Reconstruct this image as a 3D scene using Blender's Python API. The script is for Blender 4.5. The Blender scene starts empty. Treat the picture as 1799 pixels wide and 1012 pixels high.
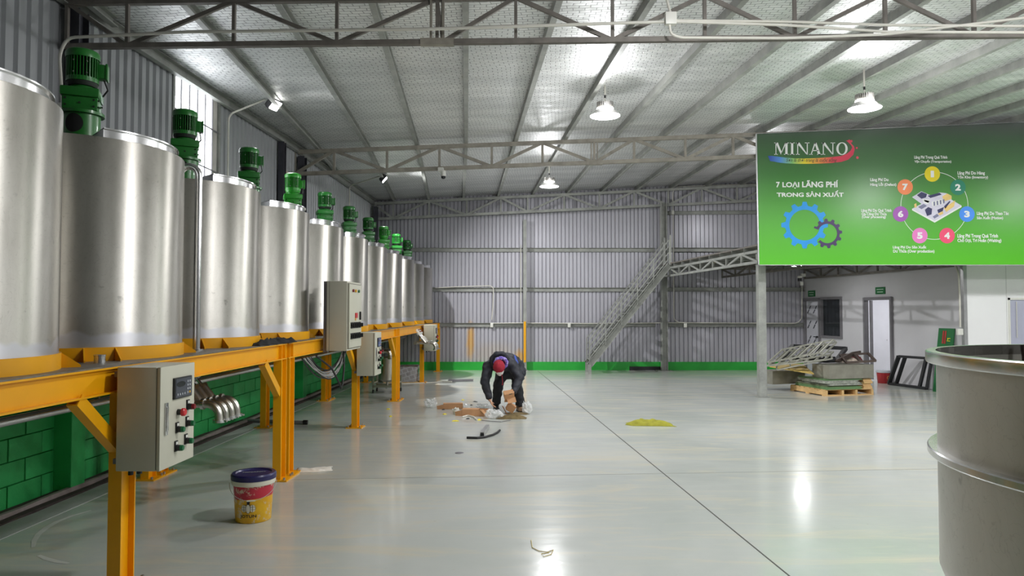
import bpy, bmesh, math, random
from mathutils import Vector, Matrix, noise

R_ = math.radians
scene = bpy.context.scene
COL = scene.collection

# ------------------------------------------------------------------ camera
F_PX, CX, CY = 1250.0, 899.5, 506.0
CAM_H = 1.62
PITCH = math.atan(40.0 / 1250.0)
cam_d = bpy.data.cameras.new('camera')
cam_d.sensor_width = 36.0
cam_d.sensor_fit = 'HORIZONTAL'
cam_d.lens = F_PX / 1799.0 * 36.0
cam_d.clip_start = 0.05
cam_d.clip_end = 200
cam = bpy.data.objects.new('camera', cam_d)
COL.objects.link(cam)
cam.location = (0, 0, CAM_H)
cam.rotation_euler = (math.pi / 2 + PITCH, 0, 0)
scene.camera = cam

# ------------------------------------------------------------------ world, exposure
scene.view_settings.view_transform = 'Standard'
scene.view_settings.look = 'None'
scene.view_settings.gamma = 1.0
scene.view_settings.use_curve_mapping = False
scene.view_settings.exposure = 0.36
world = bpy.data.worlds.new('overcast_sky')
scene.world = world
world.use_nodes = True
bg = world.node_tree.nodes['Background']
bg.inputs[0].default_value = (0.93, 0.96, 1.0, 1)
bg.inputs[1].default_value = 5.0

LAMP_W = 80.0        # watts of each high bay lamp
FLOOD_W = 230.0
scene.cycles.max_bounces = 8
scene.cycles.diffuse_bounces = 5
scene.cycles.glossy_bounces = 4
scene.cycles.transmission_bounces = 6
scene.cycles.sample_clamp_indirect = 6.0
scene.cycles.caustics_reflective = False
scene.cycles.caustics_refractive = False


def ray(x, y):
    a = (x - CX) / F_PX
    b = -(y - CY) / F_PX
    c, s = math.cos(PITCH), math.sin(PITCH)
    return Vector((a, c - b * s, s + b * c))


def at(x, y, D):
    d = ray(x, y)
    return Vector((0, 0, CAM_H)) + d * (D / d.y)


def onfloor(x, y, z=0.0):
    d = ray(x, y)
    return Vector((0, 0, CAM_H)) + d * ((z - CAM_H) / d.z)


# ------------------------------------------------------------------ materials
MATS = {}


class NT:
    def __init__(self, name):
        self.m = bpy.data.materials.new(name)
        self.m.use_nodes = True
        self.t = self.m.node_tree
        self.b = self.t.nodes['Principled BSDF']
        MATS[name] = self.m

    def n(self, typ, **kw):
        nd = self.t.nodes.new(typ)
        for k, v in kw.items():
            setattr(nd, k, v)
        return nd

    def l(self, a, b):
        self.t.links.new(a, b)

    def coord(self, scale=(1, 1, 1), which='Object', rot=(0, 0, 0)):
        tc = self.n('ShaderNodeTexCoord')
        mp = self.n('ShaderNodeMapping')
        mp.inputs['Scale'].default_value = scale
        mp.inputs['Rotation'].default_value = rot
        self.l(tc.outputs[which], mp.inputs['Vector'])
        return mp.outputs[0]

    def noise(self, vec, scale=5, detail=4, rough=0.55, dist=0.0):
        n = self.n('ShaderNodeTexNoise')
        n.inputs['Scale'].default_value = scale
        n.inputs['Detail'].default_value = detail
        n.inputs['Roughness'].default_value = rough
        n.inputs['Distortion'].default_value = dist
        self.l(vec, n.inputs['Vector'])
        return n.outputs['Fac']

    def ramp(self, fac, stops, interp='LINEAR'):
        r = self.n('ShaderNodeValToRGB')
        cr = r.color_ramp
        cr.interpolation = interp
        while len(cr.elements) < len(stops):
            cr.elements.new(0.5)
        for e, (p, c) in zip(cr.elements, stops):
            e.position = p
            e.color = (c[0], c[1], c[2], 1) if hasattr(c, '__len__') else (c, c, c, 1)
        self.l(fac, r.inputs[0])
        return r.outputs[0]

    def mix(self, fac, a, b, blend='MIX'):
        m = self.n('ShaderNodeMix', data_type='RGBA', blend_type=blend)
        for i, v in ((0, fac), (6, a), (7, b)):
            if hasattr(v, 'is_linked'):
                self.l(v, m.inputs[i])
            elif hasattr(v, '__len__'):
                m.inputs[i].default_value = (v[0], v[1], v[2], 1)
            else:
                m.inputs[i].default_value = v
        return m.outputs[2]

    def math(self, op, a, b=0.0):
        m = self.n('ShaderNodeMath', operation=op)
        for i, v in ((0, a), (1, b)):
            if hasattr(v, 'is_linked'):
                self.l(v, m.inputs[i])
            else:
                m.inputs[i].default_value = v
        return m.outputs[0]

    def bump(self, h, strength=0.3, dist=0.01):
        b = self.n('ShaderNodeBump')
        b.inputs['Strength'].default_value = strength
        b.inputs['Distance'].default_value = dist
        self.l(h, b.inputs['Height'])
        self.l(b.outputs[0], self.b.inputs['Normal'])

    def set(self, **kw):
        names = dict(color='Base Color', rough='Roughness', metal='Metallic', coat='Coat Weight',
                     coatr='Coat Roughness', spec='Specular IOR Level', trans='Transmission Weight', ior='IOR',
                     aniso='Anisotropic', anrot='Anisotropic Rotation', alpha='Alpha', emit='Emission Strength',
                     emitc='Emission Color', sheen='Sheen Weight')
        for k, v in kw.items():
            s = self.b.inputs[names[k]]
            if hasattr(v, 'is_linked'):
                self.l(v, s)
            elif hasattr(v, '__len__'):
                s.default_value = (v[0], v[1], v[2], 1)
            else:
                s.default_value = v
        return self


def srgb(r, g, b):
    def f(c):
        c /= 255.0
        return c / 12.92 if c <= 0.04045 else ((c + 0.055) / 1.055) ** 2.4
    return (f(r), f(g), f(b))


def basic(name, col, rough=0.5, metal=0.0, var=0.12, vscale=6.0, bump=0.0, bscale=60.0, **kw):
    m = NT(name)
    v = m.coord()
    f = m.noise(v, vscale, 5)
    dark = tuple(c * (1 - var) for c in col)
    lite = tuple(min(1, c * (1 + var)) for c in col)
    c = m.ramp(f, [(0.3, dark), (0.7, lite)])
    m.set(color=c, rough=rough, metal=metal, **kw)
    if bump:
        m.bump(m.noise(v, bscale, 3), bump, 0.005)
    return m.m


# floor: pale grey-green epoxy with dust, sweep marks and a glossy coat
m = NT('floor_epoxy')
v = m.coord()
big = m.noise(v, 0.35, 5, 0.6, 0.4)
vs = m.coord((0.5, 3.0, 1), rot=(0, 0, 0.35))
streak = m.noise(vs, 1.3, 6, 0.65, 1.2)
fine = m.noise(v, 18, 4, 0.7)
c = m.ramp(big, [(0.32, srgb(178, 185, 178)), (0.68, srgb(203, 206, 201))])
c = m.mix(m.ramp(streak, [(0.50, 0.0), (0.68, 0.75)]), c, srgb(206, 200, 178))
c = m.mix(m.ramp(fine, [(0.66, 0.0), (0.78, 0.5)]), c, srgb(160, 152, 132))
m.set(color=c, rough=m.ramp(streak, [(0.3, 0.15), (0.75, 0.27)]), spec=0.42, coat=0.12, coatr=0.06)
m.bump(m.noise(m.coord((2.5, 7, 1)), 1.1, 3, 0.5), 0.06, 0.02)

# galvanised steel, truss steel
m = NT('galvanised')
v = m.coord((1, 1, 1))
vo = m.n('ShaderNodeTexVoronoi')
vo.inputs['Scale'].default_value = 28
m.l(v, vo.inputs['Vector'])
c = m.mix(0.35, m.ramp(m.noise(v, 4, 5), [(0.3, srgb(140, 142, 138)), (0.7, srgb(172, 174, 168))]), m.ramp(vo.outputs['Distance'], [(0.0, 0.35), (1.0, 0.65)]), 'SOFT_LIGHT')
m.set(color=c, rough=0.5, metal=0.15)
basic('truss_steel', srgb(118, 113, 107), 0.6, 0.1, 0.25, 7)
basic('truss_primer', srgb(152, 147, 136), 0.6, 0.1, 0.22, 7)
basic('dark_column', srgb(72, 72, 80), 0.55, 0.2, 0.2, 5)

# roof: reflective foil quilted behind a hexagonal wire net
m = NT('roof_foil')
v = m.coord()
br = m.n('ShaderNodeTexBrick')
br.offset = 0.5
br.inputs['Scale'].default_value = 1.0
br.inputs['Mortar Size'].default_value = 0.006
br.inputs['Mortar Smooth'].default_value = 0.35
br.inputs['Brick Width'].default_value = 0.115
br.inputs['Row Height'].default_value = 0.062
br.inputs['Color1'].default_value = (1, 1, 1, 1)
br.inputs['Color2'].default_value = (0.86, 0.86, 0.86, 1)
br.inputs['Mortar'].default_value = (0.0, 0.0, 0.0, 1)
wob = m.noise(v, 3.0, 2)
vm = m.n('ShaderNodeVectorMath', operation='MULTIPLY_ADD')
cb = m.n('ShaderNodeCombineXYZ')
m.l(wob, cb.inputs[0]); m.l(wob, cb.inputs[1])
m.l(cb.outputs[0], vm.inputs[0])
vm.inputs[1].default_value = (0.09, 0.09, 0)
m.l(m.coord((1, 1, 1), rot=(0, 0, 0.06)), vm.inputs[2])
m.l(vm.outputs[0], br.inputs['Vector'])
sep = m.n('ShaderNodeSeparateXYZ')
m.l(v, sep.inputs[0])
wv = m.math('SINE', m.math('MULTIPLY', sep.outputs[1], 19.0))
seam = m.math('FRACT', m.math('MULTIPLY', sep.outputs[1], 0.82))
seam = m.ramp(seam, [(0.0, 1.0), (0.012, 0.0)])
tone = m.ramp(m.noise(m.coord((0.25, 1.4, 1)), 2.0, 4, 0.6), [(0.3, srgb(214, 216, 216)), (0.7, srgb(246, 247, 246))])
c = m.mix(m.ramp(br.outputs['Fac'], [(0.0, 0.0), (1.0, 0.6)]), tone, srgb(96, 96, 98))
c = m.mix(seam, c, srgb(235, 235, 232))
m.set(color=c, rough=m.ramp(m.noise(v, 7, 3), [(0.3, 0.46), (0.7, 0.6)]), metal=0.7)
h = m.math('ADD', m.math('MULTIPLY', br.outputs['Fac'], -0.35), m.math('MULTIPLY', wv, 0.30))
h = m.math('ADD', h, m.math('MULTIPLY', m.noise(v, 22, 2), 0.35))
m.bump(h, 0.55, 0.014)

# corrugated sheet
for nm, col in (('sheet_grey', srgb(188, 187, 196)), ('sheet_left', srgb(176, 179, 182)), ('sheet_room', srgb(128, 128, 132))):
    m = NT(nm)
    v = m.coord((1, 1, 0.25))
    f = m.noise(v, 1.2, 5, 0.6)
    c = m.ramp(f, [(0.3, tuple(x * 0.9 for x in col)), (0.7, tuple(x * 1.06 for x in col))])
    if nm == 'sheet_grey':      # orange overspray left by whoever painted the posts
        tc = m.n('ShaderNodeTexCoord')
        def blob(cx, cz, rx, rz):
            mp = m.n('ShaderNodeMapping')
            mp.inputs['Location'].default_value = (-cx / rx, 0, -cz / rz)
            mp.inputs['Scale'].default_value = (1 / rx, 0, 1 / rz)
            m.l(tc.outputs['Object'], mp.inputs[0])
            ln = m.n('ShaderNodeVectorMath', operation='LENGTH')
            m.l(mp.outputs[0], ln.inputs[0])
            return m.ramp(m.math('ADD', ln.outputs['Value'], m.math('MULTIPLY', m.math('SUBTRACT', m.noise(m.coord(), 5, 3), 0.5), 0.9)), [(0.35, 0.75), (1.0, 0.0)])
        c = m.mix(blob(-1.14, 0.8, 0.13, 0.62), c, srgb(226, 172, 60))
        c = m.mix(blob(0.22, 0.38, 0.2, 0.26), c, srgb(226, 172, 60))
        c = m.mix(m.math('MULTIPLY', blob(-0.5, 0.45, 1.0, 0.4), 0.35), c, srgb(196, 172, 130))
    m.set(color=c, rough=0.36, metal=0.15, spec=0.5)

basic('sheet_edge', srgb(120, 120, 120), 0.5, 0.4)
m = NT('green_block_paint')
v = m.coord()
c = m.ramp(m.noise(v, 1.4, 6, 0.65), [(0.3, srgb(48, 172, 88)), (0.7, srgb(62, 196, 108))])
m.set(color=c, rough=0.5)
m.bump(m.noise(v, 40, 4, 0.7), 0.45, 0.006)
basic('green_kerb_paint', srgb(40, 170, 60), 0.42, 0, 0.14, 2.5, 0.15, 30)
basic('trough_dark', srgb(70, 60, 58), 0.85, 0, 0.35, 9, 0.6, 25)
basic('trough_concrete', srgb(158, 148, 144), 0.85, 0, 0.2, 7, 0.5, 25)
basic('screed_pale', srgb(178, 182, 178), 0.6, 0, 0.12, 4)
basic('joint_sealant', srgb(66, 66, 60), 0.7)
basic('joint_hairline', srgb(138, 140, 130), 0.5)
basic('chalk_mark', srgb(196, 200, 192), 0.55, 0, 0.1)


def steel(name, lo, hi, rough, weld=False, an=0.65, metal=1.0):
    m = NT(name)
    v = m.coord()
    n1 = m.noise(m.coord((1.2, 1.2, 0.5)), 2.2, 6, 0.65, 0.6)
    n2 = m.noise(m.coord((1, 1, 26)), 6, 4, 0.6)
    spots = m.noise(v, 14, 3, 0.5)
    info = m.n('ShaderNodeObjectInfo')
    c = m.ramp(n1, [(0.28, lo), (0.72, hi)])
    c = m.mix(m.ramp(spots, [(0.70, 0.0), (0.78, 0.55)]), c, tuple(x * 0.45 for x in lo))
    scr = m.noise(m.coord((1, 1, 1), rot=(0.5, 0.3, 0)), 9, 2, 0.4, 3.5)
    c = m.mix(m.ramp(scr, [(0.485, 0.0), (0.5, 0.22), (0.515, 0.0)]), c, tuple(x * 0.5 for x in lo))
    r = m.math('ADD', rough - 0.06, m.math('MULTIPLY', n1, 0.16))
    if weld:
        sp = m.n('ShaderNodeSeparateXYZ')
        m.l(v, sp.inputs[0])
        edge = m.math('ADD', sp.outputs[2], m.math('MULTIPLY', m.noise(m.coord((1, 1, 0.2)), 3.5, 2), -0.25))
        w = m.ramp(edge, [(0.03, 1.0), (0.05, 0.0)])
        c = m.mix(w, c, srgb(222, 222, 226))
        r = m.math('ADD', r, m.math('MULTIPLY', w, 0.14))
    tg = m.n('ShaderNodeTangent', direction_type='RADIAL', axis='Z')
    m.l(tg.outputs[0], m.b.inputs['Tangent'])
    m.set(color=c, rough=r, metal=metal, aniso=an, anrot=0.25)
    m.bump(n2, 0.02, 0.004)
    return m.m


steel('tank_steel', srgb(178, 174, 166), srgb(212, 209, 202), 0.42, True, 0.92)
steel('vessel_steel', srgb(190, 188, 180), srgb(210, 208, 200), 0.45, False, 0.5, 0.75)
steel('bright_steel', srgb(205, 205, 205), srgb(228, 228, 228), 0.2, False, 0.2)
steel('valve_steel', srgb(185, 182, 172), srgb(215, 212, 204), 0.28, False, 0.0)
basic('yellow_paint', srgb(236, 168, 4), 0.38, 0, 0.06, 3)
m = NT('deck_plate')
v = m.coord()
m.set(color=m.ramp(m.noise(v, 3, 6, 0.7), [(0.3, srgb(92, 90, 84)), (0.7, srgb(136, 133, 124))]), rough=0.5, metal=0.4)
vo = m.n('ShaderNodeTexVoronoi')
vo.inputs['Scale'].default_value = 30
m.l(v, vo.inputs['Vector'])
m.bump(vo.outputs['Distance'], 0.4, 0.01)
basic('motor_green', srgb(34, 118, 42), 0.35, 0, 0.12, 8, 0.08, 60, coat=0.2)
basic('motor_green_lit', srgb(46, 158, 44), 0.35, 0, 0.1, 8, 0.08, 60, coat=0.2)  # brighter copy of the motor green, a lit look put into the colour
basic('motor_dark', srgb(16, 30, 18), 0.7)
basic('hole_dark', srgb(14, 16, 15), 0.8)
basic('bolt_steel', srgb(180, 180, 176), 0.35, 0.9)
basic('cabinet_paint', srgb(196, 195, 178), 0.42, 0, 0.04, 2)
basic('cabinet_seam', srgb(110, 106, 96), 0.6)
basic('black_plastic', srgb(22, 22, 24), 0.4)
basic('panel_grey', srgb(70, 74, 84), 0.3)
basic('screen_dark', srgb(26, 30, 34), 0.12)
basic('screen_blue', srgb(52, 86, 150), 0.2)
basic('white_plastic', srgb(226, 226, 218), 0.4, 0, 0.04)
basic('conduit_white', srgb(214, 212, 202), 0.42, 0, 0.06)
basic('red_button', srgb(200, 36, 44), 0.3)
basic('dark_red_button', srgb(126, 22, 30), 0.3)
basic('green_button', srgb(20, 104, 60), 0.3)
basic('amber_button', srgb(226, 172, 40), 0.3)
basic('yellow_mark', srgb(226, 206, 40), 0.5)
basic('copper', srgb(150, 84, 60), 0.35, 0.8)
basic('cable_black', srgb(20, 20, 22), 0.5)
basic('cable_grey', srgb(150, 150, 146), 0.5)
basic('blue_cloth_cap', srgb(32, 36, 74), 0.5)
basic('black_cloth', srgb(20, 21, 24), 0.9, 0, 0.2, 20, 0.4, 50)
basic('wall_panel_grey', srgb(200, 199, 203), 0.5, 0, 0.03, 1.5)
basic('wall_panel_white', srgb(248, 248, 248), 0.45, 0, 0.02, 1.5)
basic('room_white', srgb(236, 236, 242), 0.6, 0, 0.02)
basic('frame_grey', srgb(128, 126, 130), 0.45, 0.2, 0.08)
basic('door_film', srgb(196, 196, 204), 0.35, 0, 0.05)
basic('ink', srgb(60, 60, 70), 0.6)
basic('sign_green', srgb(20, 104, 52), 0.45)
basic('sign_letter', srgb(190, 214, 196), 0.5)
m = NT('dark_glass'); m.set(color=(0.02, 0.024, 0.028), rough=0.08, spec=0.5)
m = NT('film_glass'); m.set(color=srgb(186, 188, 206), rough=0.25, spec=0.6)
m = NT('window_pane'); m.set(color=(0.9, 0.95, 1), rough=0.1, alpha=0.12)
basic('curtain_panel', srgb(206, 202, 196), 0.6)
basic('beige_panel', srgb(206, 194, 176), 0.6)
basic('blue_enamel', srgb(40, 60, 130), 0.35)
basic('lamp_metal', srgb(186, 184, 180), 0.4, 0.6)
basic('lamp_white', srgb(225, 225, 222), 0.35)
basic('lamp_black', srgb(40, 40, 42), 0.45)
for nm, st in (('lamp_lens', 14.0), ('lamp_glow', 4.0), ('flood_lens', 16.0)):
    m = NT(nm)
    m.set(color=(1, 1, 1), emitc=(1.0, 0.98, 0.95), emit=st)
basic('print_white', srgb(236, 238, 234), 0.4, 0, 0.02)
basic('print_blue', srgb(28, 150, 226), 0.4, 0, 0.06)
basic('print_purple', srgb(62, 40, 92), 0.4, 0, 0.05)
basic('print_dark', srgb(74, 80, 60), 0.4)
basic('print_pink', srgb(222, 72, 96), 0.4, 0, 0.04)
basic('print_navy', srgb(40, 42, 88), 0.4)
basic('print_sand', srgb(232, 200, 120), 0.4)
basic('print_lilac', srgb(214, 212, 226), 0.4)
basic('print_greyblue', srgb(120, 122, 150), 0.4)
for i, c in enumerate([(232, 212, 20), (20, 128, 98), (66, 144, 240), (240, 78, 116), (232, 128, 196), (160, 76, 176), (246, 136, 76)]):
    basic('print_disc_%d' % (i + 1), srgb(*c), 0.4, 0, 0.03)
m = NT('print_board')
tc = m.n('ShaderNodeTexCoord')
sp = m.n('ShaderNodeSeparateXYZ')
m.l(tc.outputs['Object'], sp.inputs[0])
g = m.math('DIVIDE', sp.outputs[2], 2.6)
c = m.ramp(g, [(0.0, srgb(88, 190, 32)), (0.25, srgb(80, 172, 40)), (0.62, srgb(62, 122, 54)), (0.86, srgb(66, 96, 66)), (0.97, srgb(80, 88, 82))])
m.set(color=c, rough=0.32, spec=0.5)
m = NT('print_rainbow')
tc = m.n('ShaderNodeTexCoord')
sp = m.n('ShaderNodeSeparateXYZ')
m.l(tc.outputs['Generated'], sp.inputs[0])
m.set(color=m.ramp(sp.outputs[0], [(0.0, srgb(48, 70, 170)), (0.14, srgb(90, 150, 220)), (0.28, srgb(140, 200, 120)), (0.42, srgb(238, 220, 60)),
                                   (0.6, srgb(240, 150, 80)), (0.75, srgb(228, 74, 90)), (1.0, srgb(220, 60, 90))]), rough=0.4)
basic('cardboard', srgb(196, 148, 106), 0.75, 0, 0.08, 9)
basic('cardboard_in', srgb(170, 112, 70), 0.8)
m = NT('plastic_film')
m.set(color=srgb(250, 252, 252), rough=0.15, alpha=0.5, spec=0.8)
basic('white_scrap', srgb(232, 230, 220), 0.6)
basic('yellow_scrap', srgb(232, 214, 40), 0.5)
basic('sack_brown', srgb(112, 96, 62), 0.9, 0, 0.3, 16, 0.5, 40)
basic('rubber_black', srgb(26, 26, 28), 0.55)
basic('aluminium', srgb(205, 206, 206), 0.35, 0.8)
basic('lime_cloth', srgb(150, 148, 40), 0.8, 0, 0.16, 14, 0.4, 40)
basic('twine', srgb(196, 178, 110), 0.7)
basic('pallet_wood', srgb(222, 184, 128), 0.7, 0, 0.14, 7, 0.15, 40)
basic('plank_wood', srgb(220, 190, 110), 0.65, 0, 0.12, 5)
basic('galv_box', srgb(150, 148, 136), 0.5, 0.35, 0.16, 5)
basic('sheet_pale_green', srgb(116, 152, 104), 0.45, 0.1, 0.1)
basic('sheet_olive', srgb(140, 148, 118), 0.5, 0.2, 0.16)
basic('film_grey', srgb(170, 174, 164), 0.3, 0.1, 0.35, 20)
basic('ladder_steel', srgb(164, 164, 152), 0.5, 0.1, 0.16, 9)
basic('brown_steel', srgb(84, 72, 66), 0.55, 0.2, 0.2)
basic('black_steel', srgb(34, 35, 38), 0.5, 0.1)
basic('maroon_cloth', srgb(112, 40, 44), 0.8)
basic('cream_cloth', srgb(222, 208, 192), 0.8)
basic('red_bucket', srgb(158, 34, 40), 0.35, 0, 0.05)
basic('gold_print', srgb(206, 160, 70), 0.4)
basic('grey_lid', srgb(170, 174, 180), 0.4)
basic('sign_red_text', srgb(168, 46, 40), 0.5)
basic('sign_yellow_text', srgb(226, 210, 40), 0.5)
basic('bucket_lid_navy', srgb(34, 32, 84), 0.3, 0, 0.1)
basic('bucket_rim', srgb(226, 222, 204), 0.4, 0, 0.06)
m = NT('bucket_print')
tc = m.n('ShaderNodeTexCoord')
sp = m.n('ShaderNodeSeparateXYZ')
m.l(tc.outputs['Object'], sp.inputs[0])
v = m.coord()
redf = m.ramp(m.math('ADD', sp.outputs[2], m.math('MULTIPLY', sp.outputs[0], -0.06)), [(0.1855, 0.0), (0.187, 1.0)])
c = m.mix(redf, m.ramp(m.noise(v, 9, 4), [(0.3, srgb(226, 168, 18)), (0.7, srgb(240, 190, 30))]), srgb(196, 46, 66))
wear = m.noise(v, 15, 6, 0.7)
hi = m.ramp(sp.outputs[2], [(0.19, 0.30), (0.24, 0.46), (0.3, 0.46)])
c = m.mix(m.ramp(m.math('ADD', wear, m.math('MULTIPLY', hi, 0.25)), [(0.64, 0.0), (0.69, 0.85)]), c, srgb(222, 208, 184))
m.set(color=c, rough=0.42)
basic('bucket_ink', srgb(24, 26, 34), 0.5)
basic('wire_grey', srgb(200, 200, 196), 0.35, 0.6)
m = NT('wrapped_bundle')
v = m.coord()
br = m.n('ShaderNodeTexBrick')
br.inputs['Scale'].default_value = 1
br.inputs['Brick Width'].default_value = 0.12
br.inputs['Row Height'].default_value = 0.09
br.inputs['Mortar Size'].default_value = 0.012
br.inputs['Color1'].default_value = (*srgb(166, 162, 160), 1)
br.inputs['Color2'].default_value = (*srgb(152, 148, 148), 1)
br.inputs['Mortar'].default_value = (*srgb(178, 176, 178), 1)
m.l(m.coord((1, 1, 1), rot=(math.pi / 2, 0, 0.3)), br.inputs['Vector'])
m.set(color=br.outputs['Color'], rough=0.25, coat=0.4)
m.bump(m.noise(v, 14, 3), 0.5, 0.02)
# person
basic('jacket_dark', srgb(34, 36, 46), 0.6, 0, 0.2, 16, 0.25, 30)
basic('trouser_dark', srgb(30, 31, 36), 0.8, 0, 0.2, 20, 0.25, 40)
basic('jacket_blue', srgb(60, 84, 170), 0.6)
basic('skin', srgb(214, 168, 140), 0.5, 0, 0.06, 20)
basic('beanie_red', srgb(160, 34, 52), 0.85, 0, 0.12, 60, 0.5, 90)
m = NT('scarf_purple')
m.set(color=m.ramp(m.noise(m.coord(), 34, 4, 0.7), [(0.38, srgb(90, 60, 168)), (0.52, srgb(150, 130, 214)), (0.64, srgb(206, 196, 232))]), rough=0.85)
basic('mask_white', srgb(228, 222, 220), 0.7)
basic('cord_red', srgb(130, 30, 40), 0.7)
basic('shoe_tan', srgb(150, 122, 96), 0.7)
basic('shoe_sole', srgb(40, 36, 34), 0.8)
basic('boot_black', srgb(24, 24, 27), 0.6)
basic('hair_dark', srgb(26, 22, 20), 0.5)


# ------------------------------------------------------------------ mesh helpers
class MB:
    def __init__(self):
        self.v, self.f, self.mi = [], [], []
        self.M = Matrix.Identity(4)

    def add(self, vs, fs, mi=0):
        o = len(self.v)
        self.v += [self.M @ Vector(p) for p in vs]
        self.f += [tuple(i + o for i in f) for f in fs]
        self.mi += [mi] * len(fs)
        return self

    def box(self, c, s, rot=None, mi=0):
        hx, hy, hz = s[0] / 2, s[1] / 2, s[2] / 2
        vs = [Vector((x, y, z)) for x in (-hx, hx) for y in (-hy, hy) for z in (-hz, hz)]
        if rot is not None:
            vs = [rot @ p for p in vs]
        vs = [p + Vector(c) for p in vs]
        return self.add(vs, [(0, 1, 3, 2), (4, 6, 7, 5), (0, 4, 5, 1), (2, 3, 7, 6), (0, 2, 6, 4), (1, 5, 7, 3)], mi)

    def bx(self, x0, x1, y0, y1, z0, z1, mi=0):
        return self.box(((x0 + x1) / 2, (y0 + y1) / 2, (z0 + z1) / 2), (x1 - x0, y1 - y0, z1 - z0), None, mi)

    def rbox(self, c, s, b, rot=None, mi=0):
        """box with chamfered edges"""
        bm = bmesh.new()
        bmesh.ops.create_cube(bm, size=1.0)
        bmesh.ops.scale(bm, vec=s, verts=bm.verts)
        bmesh.ops.bevel(bm, geom=bm.edges[:], offset=b, segments=2, profile=0.6, affect='EDGES')
        vs = [p.co.copy() for p in bm.verts]
        bm.verts.index_update()
        fs = [tuple(q.index for q in f.verts) for f in bm.faces]
        bm.free()
        if rot is not None:
            vs = [rot @ p for p in vs]
        return self.add([p + Vector(c) for p in vs], fs, mi)

    @staticmethod
    def frame(d, up=Vector((0, 0, 1))):
        d = d.normalized()
        if abs(d.dot(up)) > 0.99:
            up = Vector((0, 1, 0))
        s = d.cross(up).normalized()
        return d, s, s.cross(d).normalized()

    def section(self, p0, p1, poly, up=(0, 0, 1), mi=0):
        """extrude a 2d section (side, up) from p0 to p1"""
        p0, p1 = Vector(p0), Vector(p1)
        d, s, u = self.frame(p1 - p0, Vector(up))
        n = len(poly)
        vs = [p0 + s * a + u * b for a, b in poly] + [p1 + s * a + u * b for a, b in poly]
        fs = [(i, (i + 1) % n, n + (i + 1) % n, n + i) for i in range(n)]
        fs += [tuple(range(n - 1, -1, -1)), tuple(range(n, 2 * n))]
        return self.add(vs, fs, mi)

    def bar(self, p0, p1, w, h, up=(0, 0, 1), mi=0):
        return self.section(p0, p1, [(-w / 2, -h / 2), (w / 2, -h / 2), (w / 2, h / 2), (-w / 2, h / 2)], up, mi)

    def ibeam(self, p0, p1, w, h, tw, tf, up=(0, 0, 1), mi=0):
        a, b, c, d = w / 2, h / 2, tw / 2, h / 2 - tf
        return self.section(p0, p1, [(-a, -b), (a, -b), (a, -d), (c, -d), (c, d), (a, d), (a, b), (-a, b), (-a, d), (-c, d), (-c, -d), (-a, -d)], up, mi)

    def cbeam(self, p0, p1, w, h, t, up=(0, 0, 1), mi=0):
        a, b = w / 2, h / 2
        return self.section(p0, p1, [(-a, -b), (a, -b), (a, -b + t), (-a + t, -b + t), (-a + t, b - t), (a, b - t), (a, b), (-a, b)], up, mi)

    def cyl(self, p0, p1, r0, r1=None, n=16, mi=0, cap=True):
        p0, p1 = Vector(p0), Vector(p1)
        r1 = r0 if r1 is None else r1
        d, s, u = self.frame(p1 - p0)
        ang = [2 * math.pi * i / n for i in range(n)]
        vs = [p0 + (s * math.cos(a) + u * math.sin(a)) * r0 for a in ang] + [p1 + (s * math.cos(a) + u * math.sin(a)) * r1 for a in ang]
        fs = [(i, (i + 1) % n, n + (i + 1) % n, n + i) for i in range(n)]
        if cap:
            fs += [tuple(range(n - 1, -1, -1)), tuple(range(n, 2 * n))]
        return self.add(vs, fs, mi)

    def tube(self, pts, r, n=8, mi=0, closed=False):
        pts = [Vector(p) for p in pts]
        rs = r if hasattr(r, '__len__') else [r] * len(pts)
        N = len(pts)
        vs, prev = [], None
        for i, p in enumerate(pts):
            t = (pts[(i + 1) % N] - pts[i - 1]) if closed else (pts[min(i + 1, N - 1)] - pts[max(i - 1, 0)])
            t.normalize()
            if prev is None:
                _, s, u = self.frame(t)
            else:
                s = prev - t * prev.dot(t)
                s = s.normalized() if s.length > 1e-6 else self.frame(t)[1]
                u = t.cross(s) * -1
                u = s.cross(t)
            prev = s
            vs += [p + (s * math.cos(2 * math.pi * k / n) + u * math.sin(2 * math.pi * k / n)) * rs[i] for k in range(n)]
        fs = []
        for i in range(N if closed else N - 1):
            j = (i + 1) % N
            fs += [(i * n + k, i * n + (k + 1) % n, j * n + (k + 1) % n, j * n + k) for k in range(n)]
        if not closed:
            fs += [tuple(range(n - 1, -1, -1)), tuple(range((N - 1) * n, N * n))]
        return self.add(vs, fs, mi)

    def lathe(self, prof, n=32, mi=0, c=(0, 0, 0), closed=False, a0=0.0, a1=None):
        """revolve (r, z) pairs about the z axis"""
        full = a1 is None
        m_ = n if full else n + 1
        span = 2 * math.pi if full else a1 - a0
        vs = []
        for r, z in prof:
            vs += [Vector((c[0] + r * math.cos(a0 + span * k / n), c[1] + r * math.sin(a0 + span * k / n), c[2] + z)) for k in range(m_)]
        fs = []
        P = len(prof)
        for i in range(P if closed else P - 1):
            j = (i + 1) % P
            for k in range(n):
                k2 = (k + 1) % m_ if full else k + 1
                fs.append((i * m_ + k, i * m_ + k2, j * m_ + k2, j * m_ + k))
        return self.add(vs, fs, mi)

    def disc(self, c, r, n=32, mi=0, up=True):
        vs = [Vector((c[0] + r * math.cos(2 * math.pi * k / n), c[1] + r * math.sin(2 * math.pi * k / n), c[2])) for k in range(n)]
        return self.add(vs, [tuple(range(n)) if up else tuple(range(n - 1, -1, -1))], mi)

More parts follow.
